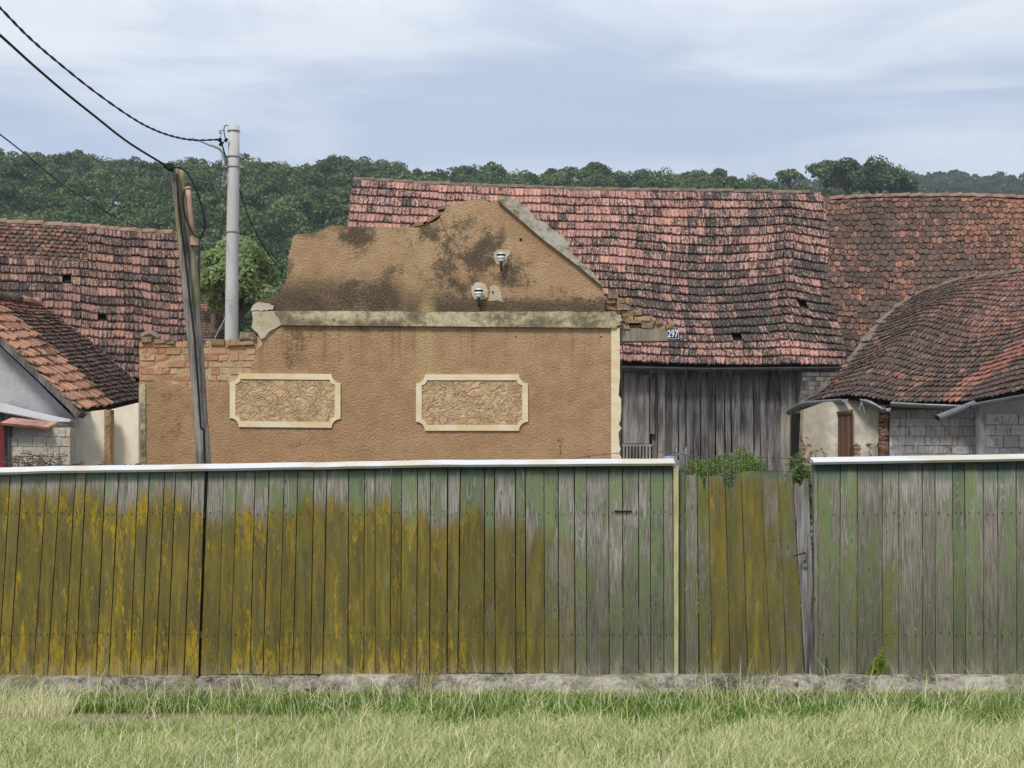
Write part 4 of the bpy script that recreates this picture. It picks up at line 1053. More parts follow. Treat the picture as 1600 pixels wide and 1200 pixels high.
# wall insulators on their cement patches
def insul(px, py, k, pts, lab):
    mb = MB(); mb.slab(rough(pts + pts[:1], 3, .9, k)[:-1], H - .012, .02); pa = mb.build('cement_patch', M['patch'], hs_, label=lab)
    mb = MB(); rings = []
    c = P(px, py, H - .10)
    for zz, r_ in [(z9 * .85, r9 * .8) for z9, r9 in [(.085, .02), (.08, .055), (.045, .068), (.03, .045), (.015, .078), (-.02, .08), (-.03, .05), (-.045, .06), (-.07, .058), (-.075, .02)]]:
        rings.append([mb.v((c[0] + math.cos(a) * r_, c[1] + math.sin(a) * r_, c[2] + zz)) for a in [2 * math.pi * j / 14 for j in range(14)]])
    for A_, B_ in zip(rings, rings[1:]):
        for j in range(14): mb.f((A_[j], A_[(j + 1) % 14], B_[(j + 1) % 14], B_[j]))
    mb.f(rings[0]); mb.f(rings[-1][::-1])
    io = mb.build('insulator', M['white_glaze'], hs_, smooth=True)
    mb = MB(); mb.tube([(c[0], c[1], c[2] - .07), (c[0], c[1], c[2] - .17), (c[0], H + .01, c[2] - .19)], .014, 6); mb.build('hook', M['cable'], io)
    mb = MB(); mb.tube([(c[0] + math.cos(a) * .062, c[1] + math.sin(a) * .062, c[2] + .036) for a in [2 * math.pi * j / 12 for j in range(13)]], .012, 5, cap=False); mb.build('wire_tie', M['cable'], io)
insul(783, 402, 1, [(772, 394), (778, 390), (790, 390), (799, 391), (797, 397), (792, 402), (793, 410), (786, 417), (776, 412), (772, 402)], 'cement patch around the upper insulator')
insul(748, 458, 2, [(737, 448), (742, 442), (750, 441), (758, 444), (762, 453), (762, 464), (754, 468), (742, 468), (737, 458)], 'cement patch around the lower insulator')
mb = MB(); mb.slab(rough([(765, 449), (772, 445), (779, 449), (783, 458), (787, 473), (778, 469), (763, 471), (766, 458), (765, 449)], 4, .7, 3)[:-1], H - .008, .02); mb.build('cement_patch', M['patch'], hs_, label='cement patch without insulator beside the lower insulator')
mb = MB()
for px, py, r_ in [(813.5, 374, 2.2), (806, 526, 1), (939, 526, 1.1), (770, 456, 1.4)]:
    c = P(px, py, H - .012); k = r_ * H / F; idx = [mb.v((c[0] + math.cos(a) * k, c[1] if px != 770 else H - .03, c[2] + math.sin(a) * k)) for a in [2 * math.pi * j / 10 for j in range(10)]]; i2 = [mb.v((mb.V[i][0], H + .02, mb.V[i][2])) for i in idx]
    mb.f(idx); [mb.f((idx[j], i2[j], i2[(j + 1) % 10], idx[(j + 1) % 10])) for j in range(10)]
    mb.build('putlog_hole', M['deck'], hs_); mb = MB()
# broken side walls running back
mb = MB(); a_ = P(220, 545, H + .4); mb.box(a_[0], a_[0] + .4, H + .42, 31.5, 0, a_[2] - .5); mb.build('side_wall', M['mortar'], hs_); mb = MB()
b_ = P(960, 545, H + .4); mb.box(b_[0] - .4, b_[0], H + .42, 33, 0, b_[2]); mb.build('side_wall', M['mortar'], hs_)
mb = MB(); mb.tube([P(970.5, 560, H + .3), P(971, 640, H + .3), P(971, 780, H + .3)], .012, 6); mb.build('rusty_conduit', M['metal_dark'], hs_)
# house number plate with its digits
npl = empty('number_plate', 'dark blue enamel house number 297 plate fixed on the end of the grey timber beam', 'sign', P(1051, 522, H + .06))
mb = MB(); mb.slab([(1041.5, 514), (1061, 514), (1061, 530), (1041.5, 530)], H + .085, .012); mb.build('plate', M['blue_enamel'], npl)
mb = MB()
for q in (((1042.2, 514.7), (1060.3, 515.2)), ((1042.2, 528.9), (1060.3, 529.4)), ((1042.2, 515.2), (1042.7, 528.9)), ((1059.8, 515.2), (1060.3, 528.9))):
    p0 = P(*q[0], H + .082); p1 = P(*q[1], H + .082); mb.box(p0[0], p1[0], H + .082, H + .086, p1[2], p0[2])
mb.build('plate_border', M['white_enamel'], npl)
cu = bpy.data.curves.new('digits', 'FONT'); cu.body = '297'; cu.size = .150; cu.align_x = 'CENTER'; cu.align_y = 'CENTER'; cu.extrude = .002; cu.offset = .0022; cu.space_character = 1.06
to = bpy.data.objects.new('digits_source', cu); COL.objects.link(to); dg = bpy.context.evaluated_depsgraph_get(); dm = bpy.data.meshes.new_from_object(to.evaluated_get(dg))
bpy.data.objects.remove(to); dm.name = 'digits'; dm.materials.clear(); dm.materials.append(M['white_enamel'])
do = bpy.data.objects.new('digits', dm); COL.objects.link(do); do.parent = npl
pc = Vector(P(1051.3, 522, H + .08)) - BASE[npl]; do.location = pc; do.rotation_euler = (R(90), 0, 0); do.scale = (.70, 1, 1)

# ================================================================== POLES AND CABLES
Yp = 19.5
wp = empty('timber_pole', 'leaning weathered timber utility pole with yellow lichen on its top', 'utility pole', P(320, 780, Yp)[:2] + (0,))
def limb(mb, pts, Y, half=None, n=10, seed=0):
    """irregular round timber from (px,py,width_px)"""
    rg = random.Random(seed); c = []; rr = []
    for (x, y, w) in pts: c.append(P(x, y, Y)); rr.append(w / 2 * Y / F)
    sp = spline(c, 5); rads = []
    for i in range(len(sp)): rads.append(float(np.interp(i / (len(sp) - 1) * (len(rr) - 1), range(len(rr)), rr)) * rg.uniform(.95, 1.05))
    mb.tube(sp, 0, n, rr=rads)
mb = MB(); limb(mb, [(272, 263, 13), (279, 320, 14), (287, 400, 15), (297, 500, 17), (304, 560, 17), (308, 620, 17), (312, 680, 17), (316, 740, 18), (322, 845, 20)], Yp, seed=1)
mb.build('main_timber', M['pole_wood'], wp, smooth=True)
mb = MB(); limb(mb, [(282, 266, 11), (288, 320, 12), (294, 360, 12), (302, 420, 14), (308, 500, 14), (312, 560, 14), (317, 640, 14), (323, 722, 14), (330, 845, 16)], Yp + .05, seed=2)
mb.build('split_timber', M['pole_wood'], wp, smooth=True)
mb = MB(); mb.tube([P(294, 294, Yp - .02), P(295, 310, Yp - .02), P(298, 345, Yp), P(302, 372, Yp + .03)], .033, 12)
mb.tube([P(293.6, 291.5, Yp - .02), P(293.8, 293, Yp - .02), P(294, 296, Yp - .02)], .05, 12, rr=[.02, .039, .039]); mb.build('clay_pipe', M['terracotta'], wp, smooth=True)
mb = MB(); a_ = P(301, 372, Yp + .1); b_ = P(310, 384, Yp); mb.box(a_[0], b_[0], Yp - .06, Yp + .02, b_[2], a_[2]); mb.build('wooden_block', M['terracotta'], wp)
mb = MB(); mb.tube([P(311, 366, Yp + .12), P(311, 470, Yp + .12), P(312, 845, Yp + .15)], .016, 6); mb.build('support_rod', M['metal_dark'], wp)
mb = MB(); cr = spline([P(276, 272, Yp - .09), P(280, 330, Yp - .09), P(289, 400, Yp - .10), P(297, 470, Yp - .105), P(303, 520, Yp - .108), P(308, 580, Yp - .11), P(312, 640, Yp - .11), P(314, 668, Yp - .11), P(318, 672, Yp - .11), P(319, 700, Yp - .115), P(321, 760, Yp - .12)], 5)
mb.tube(cr, .012, 6); mb.build('stapled_cable', M['cable'], wp, smooth=True)
mb = MB(); mb.tube(spline([P(258, 258, Yp - .12), P(264, 263, Yp - .12), P(270, 265, Yp - .1)], 4), .03, 8, rr=None); mb.box(*[v for v in (P(266, 0, Yp)[0], P(273, 0, Yp)[0])], Yp - .16, Yp - .05, P(0, 268, Yp)[2], P(0, 259, Yp)[2]); mb.build('cable_clamp', M['cable'], wp, smooth=False)
cp = empty('concrete_pole', 'tall pale round concrete utility pole with steel bands near its top', 'utility pole', P(362, 780, 30)[:2] + (0,))
Yc = 30.0
mb = MB(); mb.tube([P(365.5, 197, Yc), P(365, 260, Yc), P(363.6, 360, Yc), P(362.3, 460, Yc), P(361, 620, Yc), P(360, 920, Yc)], 0, 20, rr=[x * Yc / F for x in (8.7, 9.2, 9.8, 10.2, 11, 12)])
mb.build('shaft', M['concrete_pole'], cp, smooth=False); cp.children[0].data.polygons.foreach_set('use_smooth', [len(p.vertices) == 4 for p in cp.children[0].data.polygons])
def ringband(px, py, r_, nm='steel_band', lugs=False):
    mb = MB(); c = P(px, py, Yc); k = r_ * Yc / F
    mb.tube([(c[0] + math.cos(a) * k, c[1] + math.sin(a) * k, c[2]) for a in [2 * math.pi * j / 20 for j in range(21)]], .013, 6, cap=False)
    if lugs: mb.box(c[0] + k - .01, c[0] + k + .07, c[1] - .02, c[1] + .02, c[2] - .012, c[2] + .012); mb.box(c[0] - k - .1, c[0] - k + .01, c[1] - .02, c[1] + .02, c[2] - .012, c[2] + .012)
    mb.build(nm, M['steel'], cp)
ringband(365.3, 205, 9.2); ringband(364.8, 245, 9.6, lugs=True); ringband(364.6, 261, 9.7, lugs=True); ringband(363.3, 363, 10.2)
mb = MB(); mb.tube(spline([P(355, 262, Yc - .1), P(349.5, 258, Yc - .1), P(349, 245, Yc - .1), P(345, 235, Yc - .1), P(336, 229, Yc - .1), P(326, 226, Yc - .1)], 5), .022, 8); mb.tube([P(327, 226.5, Yc - .1), P(300, 216, Yc - .1)], .012, 6)
mb.tube([P(349.5, 250, Yc - .1), P(349.5, 266, Yc - .1)], .03, 8)
mb.build('hook_bracket', M['steel'], cp, smooth=True)
mb = MB(); mb.tube(spline([P(356, 196, Yc - .05), P(351, 197, Yc - .1), P(350, 205, Yc - .12), P(351.5, 214, Yc - .12), P(353, 219, Yc - .1)], 4), .009, 6)
mb.tube(spline([P(351, 204, Yc - .12), P(344, 204, Yc - .12), P(343, 209, Yc - .12), P(346, 206, Yc - .12), P(344, 217, Yc - .12)], 4), .006, 5)
mb.tube(spline([P(344, 219, Yc - .12), P(347, 226, Yc - .12), P(351, 240, Yc - .12), P(354, 247, Yc - .12)], 4), .014, 6)
mb.build('tie_wire', M['cable'], cp, smooth=True)
mb = MB()
for px, py in ((343.5, 218.5), (353, 219), (345, 225), (346.5, 224)):
    c = P(px, py, Yc - .12); mb.tube([(c[0] - .02, c[1], c[2] - .03), (c[0], c[1], c[2]), (c[0] + .02, c[1], c[2] + .03)], .03, 8)
mb.build('cable_connector', M['cable'], cp)
mb = MB(); mb.tube(spline([P(350, 264, Yc - .1), P(349, 275, Yc - .1), P(347.5, 288, Yc - .1), P(350, 291, Yc - .1), P(354, 284, Yc - .1), P(355, 272, Yc - .1)], 5), .009, 6); mb.build('hanging_loop', M['steel'], cp, smooth=True)
def cable(name, lab, pts, r, m='cable', n=8, twist=0, group=None):
    c = spline([P(*p) for p in pts], n); mb = MB()
    if twist:
        L_ = 0; out = [[], []]; c2 = []
        for a_, b_ in zip(c, c[1:]):
            for k in range(3): c2.append(a_.lerp(b_, k / 3))
        for i, p in enumerate(c2):
            ph = i * .55
            for s_ in (0, 1): out[s_].append(p + Vector((0, math.cos(ph + s_ * math.pi), math.sin(ph + s_ * math.pi))) * twist)
        for q in out: mb.tube(q, r, 6)
    else: mb.tube(c, r, 6)
    o = mb.build(name, M[m], smooth=True); tag(o, lab, 'cable', group); return o
G = 'overhead cables hung between the poles'
cable('overhead_cable', 'thick twisted black cable sagging to the top of the concrete pole', [(-60, -50, 16), (0, 12, 18), (45, 58, 19.5), (90, 97, 21.5), (145, 141, 23.5), (200, 180, 25.5), (235, 200, 27), (270, 213, 28.2), (305, 219, 29.2), (344, 218, 29.88)], .0105, twist=.010, n=7, group=G)
cable('overhead_cable', 'black cable sagging from the upper left to the top of the timber pole', [(-60, 5, 13), (0, 55, 14), (50, 100, 15), (100, 143, 16), (145, 179, 16.8), (200, 222, 18), (258, 258, Yp - .12)], .0125, group=G)
cable('thin_wire', 'thin wire running down to the ridge of the left farmhouse roof', [(-40, 180, 22), (0, 210, 24), (40, 241, 27), (75, 270, 29), (110, 297, 32), (150, 321, 35), (190, 344, 38), (222, 358, 40)], .011, group=G)
cable('thin_wire', 'thin dark wire dropping right of the concrete pole toward the broken wall top', [(372, 290, 30.1), (385, 330, 30.3), (400, 364, 30.6), (425, 405, 31), (450, 432, 31.5)], .010, group=G)
cable('cable_loop', 'slack loop of black cable hanging beside the timber pole top', [(272, 262, Yp - .1), (283, 263, Yp - .1), (296, 275, Yp - .12), (308, 300, Yp - .15), (318, 335, Yp - .15), (320, 355, Yp - .15), (315, 369, Yp - .14), (307, 370, Yp - .13), (297, 357, Yp - .1), (289, 335, Yp - .1), (286, 312, Yp - .1), (288, 298, Yp - .08)], .011, n=6)
cable('thin_wire', 'short pale wire tied from the concrete pole back to the timber pole rod', [(352, 377, 29.9), (335, 380, 26), (311, 380, 19.6)], .006, 'steel', n=3)
cable('thin_wire', 'slanting wire stay at the foot of the concrete pole above the bare bricks', [(372, 474, 29.8), (352, 467, 29.8), (358, 480, 29.7), (345, 510, 29.6), (332, 535, 29.5)], .007, 'steel', n=3)

# ================================================================== FENCE, GATE, FOOTING
Yf = 14.6
MT = [(-200, 760), (0, 762), (100, 762), (160, 766), (290, 778), (330, 792), (400, 788), (440, 800), (470, 782), (540, 780), (600, 786), (630, 800), (680, 806), (720, 798), (760, 810), (800, 800), (850, 822), (900, 860), (1000, 900), (1062, 740), (1270, 735), (1300, 775), (1400, 780), (1700, 800)]
MO = [(-200, 1), (0, 1), (300, 1.0), (480, .95), (620, .9), (690, .82), (760, .74), (840, .62), (862, .50), (880, .3), (960, .22), (1050, .12), (1062, .5), (1130, .55), (1200, .5), (1238, .4), (1262, .1), (1280, .3), (1315, .40), (1345, .3), (1400, .25), (1600, .1)]
GR = [(-200, .40), (0, .42), (300, .3), (330, .25), (500, .3), (640, .45), (760, .5), (900, .5), (1000, .55), (1050, .62), (1060, .5), (1200, .5), (1270, .45), (1330, .5), (1420, .55), (1500, .55), (1620, .40)]
frg = random.Random(77)
def board(mb, xt0, xt1, yt, xb0, xb1, yb, Y=Yf, th=.022, gap=.42, jag=None, moss=None, dy=None, green=None):
    dy = frg.uniform(-.004, .004) if dy is None else dy; rot = frg.uniform(-.003, .003)
    xm = (xt0 + xt1) / 2
    mo = lerp_tab(MO, xm) if moss is None else moss
    mt = EYE + (HZ - lerp_tab(MT, xm) - frg.uniform(-14, 16)) * Yf / F
    gr = lerp_tab(GR, xm) if green is None else green
    mb.cur = {'rnd': frg.random(), 'moss': max(0, mo + frg.gauss(0, .07)), 'mtop': mt, 'green': gr + frg.gauss(0, .19)}
    tops = jag or [(0, 0), (1, 0)]; gap = gap * frg.uniform(1.1, 2.2) if gap > .35 else gap
    outline = [(xt0 + gap + (xt1 - xt0 - 2 * gap) * s_, yt + d_) for s_, d_ in tops]
    outline = [(xb0 + gap, yb)] + outline + [(xb1 - gap, yb)]
    n = len(outline); front = []; back = []
    for i, (a_, b_) in enumerate(outline):
        p = P(a_, b_, Y); yo = dy + (rot if a_ > xm else -rot)
        front.append(mb.v((p[0], Y + yo, p[2]))); back.append(mb.v((p[0], Y + yo + th, p[2])))
    mb.f(front); mb.f(back[::-1])
    for i in range(n): j = (i + 1) % n; mb.f((front[j], front[i], back[i], back[j]))
    mb.cur = {}
def captop(px): return lerp_tab([(-450, 739), (-150, 733), (0, 730.5), (85, 727.5), (200, 726.5), (400, 723), (490, 722), (690, 718), (696, 718.5), (1055, 716), (1268, 714.5), (1480, 711), (1600, 708.5), (1760, 705), (2060, 699)], px)
def coping(mb, x0, x1, seed=1, step=45):
    n = max(2, int((x1 - x0) / step)); rg = random.Random(seed); pr = [(.085, -.05), (.085, 0.0), (-.066, -.040), (-.070, -.046), (-.050, -.066), (-.044, -.062), (-.058, -.046), (.075, -.012), (.075, -.05)]
    rings = []
    for i in range(n + 1):
        x = x0 + (x1 - x0) * i / n; p = P(x, captop(x) + rg.uniform(-.25, .25), Yf)
        rings.append([mb.v((p[0], Yf + a_ * 1.0, p[2] + b_)) for a_, b_ in pr])
    for A_, B_ in zip(rings, rings[1:]):
        for k in range(len(pr)): j = (k + 1) % len(pr); mb.f((A_[k], A_[j], B_[j], B_[k]))
    mb.f(rings[0]); mb.f(rings[-1][::-1])
def rails(name, x0, x1, ys, par, th=10):
    for y in ys:
        mb = MB(); mb.cur = {'rnd': .3}; p = P(x0, y + th / 2, Yf); q = P(x1, y - th / 2, Yf); mb.box(p[0], q[0], Yf + .032, Yf + .085, p[2], q[2]); mb.cur = {}; mb.build(name, M['beam_wood'], par)
lf = empty('board_fence', 'long green board fence covered in yellow moss left of the low gate', 'fence', P(500, 1057, Yf)[:2] + (0.1,), 'green board fences')
def panel(tops, bots, par, name='board_panel', yb=1056, lab=None, ys=None):
    mb = MB()
    for i in range(len(tops) - 1):
        xm = (tops[i] + tops[i + 1]) / 2
        board(mb, tops[i], tops[i + 1], captop(xm) + 4.5, bots[i], bots[i + 1], (yb(xm) if callable(yb) else yb) + frg.uniform(-1.2, .8))
        for yy in (802, 991):       # nail heads on the rails
            t_ = (yy - 735) / 320; x0 = tops[i] * (1 - t_) + bots[i] * t_; x1 = tops[i + 1] * (1 - t_) + bots[i + 1] * t_
            for s_ in (.25, .75):
                c = P(x0 + (x1 - x0) * s_ + frg.uniform(-1, 1), yy + frg.uniform(-3, 3), Yf - .006); r_ = .0035
                mb.box(c[0] - r_, c[0] + r_, Yf - .009, Yf + .002, c[2] - r_, c[2] + r_, 1)
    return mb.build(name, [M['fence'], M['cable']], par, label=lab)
T1 = [-420, -396, -378, -350, -325, -304, -280, -262, -238, -214, -190, -168, -140, -118, -96, -70, -48, -22, -3, 16.5, 34.5, 74, 95, 119, 135, 165, 186, 216, 234, 258, 275, 300, 321]
B1_ = [-460, -436, -417, -388, -362, -340, -315, -297, -271, -247, -222, -199, -170, -146, -122, -94, -70, -43, -21, -3, 14, 52, 74, 99, 117.5, 150, 170, 202.5, 220, 242.5, 261, 287.5, 310]
panel(T1, B1_, lf, lab='leaning boards most thickly covered with yellow moss')
T2 = [325, 350, 370, 399, 421, 444.5, 465.5, 491, 511, 544.5, 570, 586, 612, 628, 652, 673, 699]
B2 = [313, 340, 360, 390, 411, 436, 457, 485, 504, 544, 568, 586, 609, 626, 651, 671, 698]
panel(T2, B2, lf, yb=1054)
T3 = [699.6, 719.5, 757.5, 772.5, 805, 820.5, 850, 872, 897.5, 916, 951, 972.5, 998, 1016, 1037, 1051]
B3 = [698.6, 715.5, 756, 774, 806, 822, 851, 873, 899, 917, 952, 974, 998, 1017, 1037.3, 1053]
panel(T3, B3, lf, yb=lambda x: 1052 + 4 * (x > 880))
def gap_blocker(x0, x1, y0, y1, par):  # boards added unseen behind the fence to make its gaps dark
    mb = MB(); rg9 = random.Random(int(x0)); x = x0
    while x < x1:
        w = rg9.uniform(60, 120); xe = min(x1, x + w); mb.cur = {'rnd': rg9.random() * .3}; p = P(x, y1 + rg9.uniform(-40, 25), Yf); q = P(xe - .6, y0, Yf); mb.box(p[0], q[0], Yf + .087, Yf + .10, p[2], q[2]); x = xe
    mb.cur = {}; mb.build('gap_blocker_boards', M['shutter_wood'], par)
gap_blocker(-420, 308, 731, 1000, lf); gap_blocker(329, 1050, 726, 985, lf)
rails('rail', -440, 319, (805, 992), lf); rails('rail', 327, 1052, (800, 990), lf)
mb = MB(); coping(mb, -430, 490, 1); mb.build('coping', M['cap_white'], lf)
mb = MB(); coping(mb, 489, 692, 2, 25); mb.build('coping', M['cap_white'], lf)
mb = MB(); coping(mb, 690, 1053.5, 3); mb.build('coping', M['cap_white'], lf)
mb = MB(); mb.cur = {'rnd': .1}; a_ = P(309, 1056, Yf + .1); b_ = P(328, 735, Yf + .1); mb.box(a_[0], b_[0], Yf + .09, Yf + .18, a_[2], b_[2]); mb.cur = {}; mb.build('post', M['barn_wood'], lf)
mb = MB(); board(mb, 1052.5, 1060.5, 728, 1053.5, 1060, 1056, Y=Yf - .035, th=.14, moss=.0, gap=.1, dy=0); o = mb.build('end_post', M['post_cream'], lf, label='pale cream painted end post beside the gate')
mb = MB(); a_ = P(960, 800, Yf - .02); b_ = P(987, 797.6, Yf - .02); mb.box(a_[0], b_[0], Yf - .012, Yf - .0045, a_[2], b_[2]); mb.build('letter_slot', M['cable'], lf)
# --- right fence
rf = empty('board_fence', 'green and bare grey board fence with white coping right of the low gate', 'fence', P(1440, 1057, Yf)[:2] + (0.1,), 'green board fences')
T4 = [1278, 1313, 1339.5, 1379, 1404.5, 1441, 1461, 1488, 1507.5, 1536, 1559, 1587.5, 1612, 1640, 1668, 1700, 1730, 1756, 1780, 1812, 1834, 1862, 1890, 1912, 1944, 1970, 1998, 2020, 2050]
B4 = [1278, 1311, 1339, 1379, 1404.5, 1441, 1462, 1490, 1509, 1537.5, 1559.5, 1589, 1614, 1642, 1670, 1702, 1732, 1758, 1782, 1814, 1836, 1864, 1892, 1914, 1946, 1972, 2000, 2022, 2052]
panel(T4, B4, rf, yb=1053.5)
mb = MB(); board(mb, 1271.5, 1277.6, 724, 1273, 1277.6, 1052, Y=Yf + .005, th=.1, moss=.05, gap=.1); mb.build('end_post', M['fence'], rf)
gap_blocker(1279, 2040, 724, 835, rf); rails('rail', 1279, 2045, (793, 992), rf); mb = MB(); coping(mb, 1269, 2050, 4); mb.build('coping', M['cap_white'], rf)
# --- gate
gt = empty('plank_gate', 'low crooked plank gate with ragged top between the two fence lengths', 'gate', P(1165, 1057, Yf)[:2] + (0.1,))
mb = MB()
J = lambda *a: list(a)
GB = [(1070.5, 1089, 742, 1070, 1092, None, .45), (1089, 1107, 743, 1093, 1113, J((0, 0), (.35, 3), (.55, 20), (.7, 26), (.85, 4), (1, 0)), .6),
      (1107, 1133, 742, 1113, 1141, J((0, 0), (.15, 3), (.3, 1), (.6, 0), (.75, -2), (.8, 3), (.86, 2), (1, 20)), .66), (1133, 1158, 754, 1141, 1169, J((0, 0), (.2, 10), (.45, 8), (.65, -2), (.8, -14), (1, -16)), .6),
      (1158, 1189, 737, 1169, 1205, J((0, 0), (.4, -.5), (.55, 1), (1, -1)), .62), (1188.5, 1215, 736, 1205, 1229.5, J((0, -1), (.5, -1), (1, -2)), .5),
      (1215, 1238, 735, 1229.5, 1257, J((0, 0), (.35, 1), (.45, 22), (.55, 28), (.62, 8), (.7, 1), (1, -2)), .55)]
for a0, a1, yt, b0, b1, jg, mo in GB: board(mb, a0, a1, yt, b0, b1, 1056, Y=Yf + .03, jag=jg, moss=mo, gap=.45, green=.45)
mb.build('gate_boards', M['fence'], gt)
mb = MB(); board(mb, 1240, 1263, 758, 1258, 1277, 1055, Y=Yf + .02, jag=J((0, 2), (.15, -4), (.3, -3), (.42, 3), (.6, -1), (.75, -9), (.85, -10), (1, -6)), gap=.3)
mb.build('lock_board', M['barn_wood'], gt, label='dark weathered board that carries the lock'); 
for o in gt.children:
    if o.name.startswith('lock_board'): o.data.attributes.new('x', 'FLOAT', 'POINT')
mb = MB(); board(mb, 1061, 1070, 734, 1060.5, 1069.8, 1056, Y=Yf + .02, th=.06, moss=.5, gap=.3); mb.build('hinge_post', M['fence'], gt)
for y in (795, 985):
    mb = MB(); mb.cur = {'rnd': .2}; p = P(1071, y + 6, Yf); q = P(1258, y - 5, Yf); mb.box(p[0], q[0], Yf + .062, Yf + .11, p[2], q[2]); mb.cur = {}; mb.build('rail', M['beam_wood'], gt)
mb = MB(); mb.slab([(1255.5, 855), (1261, 854), (1261.5, 886), (1254, 886)], Yf - .004, .012); lp = mb.build('lock_plate', M['fence'], gt)
for k in ('moss', 'mtop', 'green'): pass
mb = MB(); mb.tube(spline([P(1257.5, 863, Yf - .01), P(1257, 864, Yf - .05), P(1250, 866, Yf - .06), P(1240, 869, Yf - .055)], 4), .006, 8); mb.build('door_handle', M['cable'], gt, smooth=True)
mb = MB(); mb.slab([(1256.8, 875), (1258.6, 875), (1258.3, 880), (1257.2, 880)], Yf - .007, .004); mb.build('keyhole', M['cable'], lp)
# --- footing
def footing_mesh():
    xs = np.arange(-480, 2070, 4.0); mb = MB(); prof = []
    prev = None
    for x in xs:
        X = P(x, 0, 14.5)[0]; ht = .155 + .012 * nz(X * 2, 1) + (.012 if x > 495 else 0)
        if 303 < x < 309 or 492 < x < 498 or 1282 < x < 1288: ht -= .03
        row = []
        for k, (yy, zz) in enumerate([(14.95, -.1), (14.95, ht), (14.70, ht), (14.50, ht - .004), (14.455, ht - .02), (14.435, ht - .07), (14.42, ht * .35), (14.38, .01), (14.30, -.05)]):
            s_ = .022 if 3 <= k <= 8 else .0
            row.append(mb.v((X, yy + s_ * nz(X * 5, zz * 22, 4) + (s_ * 1.2 * nz(X * 17, zz * 40, 7)), zz + (.010 * nz(X * 14, k * 3.1, 8) if 3 <= k else 0))))
        if prev:
            for a_, b_, c_, d_ in zip(prev, prev[1:], row, row[1:])[:0] if False else zip(prev, prev[1:], row, row[1:]): mb.f((a_, c_, d_, b_))
        prev = row
    return mb
fo = footing_mesh().build('concrete_footing', M['footing'], smooth=True); tag(fo, 'low crumbling concrete footing strip under the green fence and gate', 'footing')
rg = random.Random(5)
def stone(px, py, w, h, lab, m='stone', Y=None, group=None):
    Y = Y or F * EYE / (py - HZ); c = P(px, py, Y); mb = MB(); k = w * Y / F / 2; kh = h * Y / F / 2; rings = []
    for i in range(1, 6):
        th = math.pi * i / 6
        rings.append([mb.v((c[0] + k * math.sin(th) * math.cos(a) * (1 + .18 * nz(a * 2, i, px)), c[1] + k * .7 * math.sin(th) * math.sin(a), max(-.01, c[2] + kh * math.cos(th) * (1 + .2 * nz(a, i * 2, px)) + kh * .6))) for a in [2 * math.pi * j / 10 for j in range(10)]])
    for A_, B_ in zip(rings, rings[1:]):
        for j in range(10): mb.f((A_[j], B_[j], B_[(j + 1) % 10], A_[(j + 1) % 10]))
    mb.f(rings[0]); mb.f(rings[-1][::-1])
    o = mb.build('stone', M[m], smooth=True); tag(o, lab, 'stone', group)
stone(817, 1079, 20, 7, 'smooth pale oval stone lying at the foot of the footing right of the middle')
stone(375, 1081, 34, 10, 'flat broken grey slab at the foot of the footing on the left', 'footing')
stone(484, 1078, 24, 11, 'broken lump of concrete under the crack in the footing', 'footing', 14.33)
stone(1243, 1067, 11, 8, 'small white stone stuck in the footing below the gate', 'stone', 14.40)
stone(985, 1090, 46, 6, 'flat dusty stone sunk in the turf below the fence near the pale end post', 'stone')
stone(950, 1092, 20, 5, 'small flat stone beside the larger sunk stone in the turf', 'stone')
mb = MB(); c0 = P(1291, 1050, 14.42)
mb.tube([P(1291.5, 1027, 14.56), P(1291, 1040, 14.54), P(1290, 1054, 14.53)], .006, 6); o = mb.build('iron_pin', M['cable']); tag(o, 'short rusty iron pin at the lower left corner of the right fence', 'pin')
# --- barbed wire and twigs above the fence
def barbed(lab, pts, seed=1):
    c = spline([P(*p) for p in pts], 10); mb = MB(); mb.tube(c, .0035, 5); rg = random.Random(seed); acc = 0
    for a_, b_ in zip(c, c[1:]):
        acc += (b_ - a_).length
        if acc > .11:
            acc = 0
            for _ in range(2):
                d_ = Vector((rg.uniform(-.4, .4), rg.uniform(-1, 1), rg.uniform(-1, 1))).normalized() * .018; mb.tube([b_ - d_, b_ + d_], .002, 4)
    o = mb.build('barbed_wire', M['metal_dark']); tag(o, lab, 'barbed wire', 'strands of barbed wire above the fence')
barbed('rusty barbed wire rising from the white coping past the corner of the brown house', [(880, 719, 14.9), (920, 713, 14.9), (970, 708, 14.9), (1040, 706, 14.9), (1075, 711, 14.9)])
barbed('barbed wire strand stretched across the opening above the low gate', [(1068, 712, 14.95), (1120, 714, 14.95), (1190, 715, 14.95), (1270, 718, 14.95)], 2)
barbed('barbed wire strand above the white coping at the left end', [(-120, 712, 14.9), (0, 722, 14.9), (30, 722, 14.9), (90, 726, 14.9), (180, 727, 14.9), (260, 727, 14.9)], 3)
mb = MB(); rg = random.Random(21)
for k in range(46):
    bx_ = rg.choice((rg.uniform(15, 100), rg.uniform(15, 100), rg.uniform(110, 225))); y0 = 729; hgt = rg.uniform(5, 26) * (1 if bx_ < 110 else .45)
    p = [(bx_, y0), (bx_ + rg.uniform(-6, 6), y0 - hgt * .4), (bx_ + rg.uniform(-14, 14), y0 - hgt * .75), (bx_ + rg.uniform(-20, 20), y0 - hgt * rg.uniform(.4, 1))]
    dY = rg.uniform(0, .3); mb.tube(spline([P(a_, b_, 14.85 + dY) for a_, b_ in p], 3), .0035, 4, rr=None)
o = mb.build('dry_vine', M['twig'], smooth=True); tag(o, 'leafless tangled vine twigs standing above the left end of the white coping', 'vine')
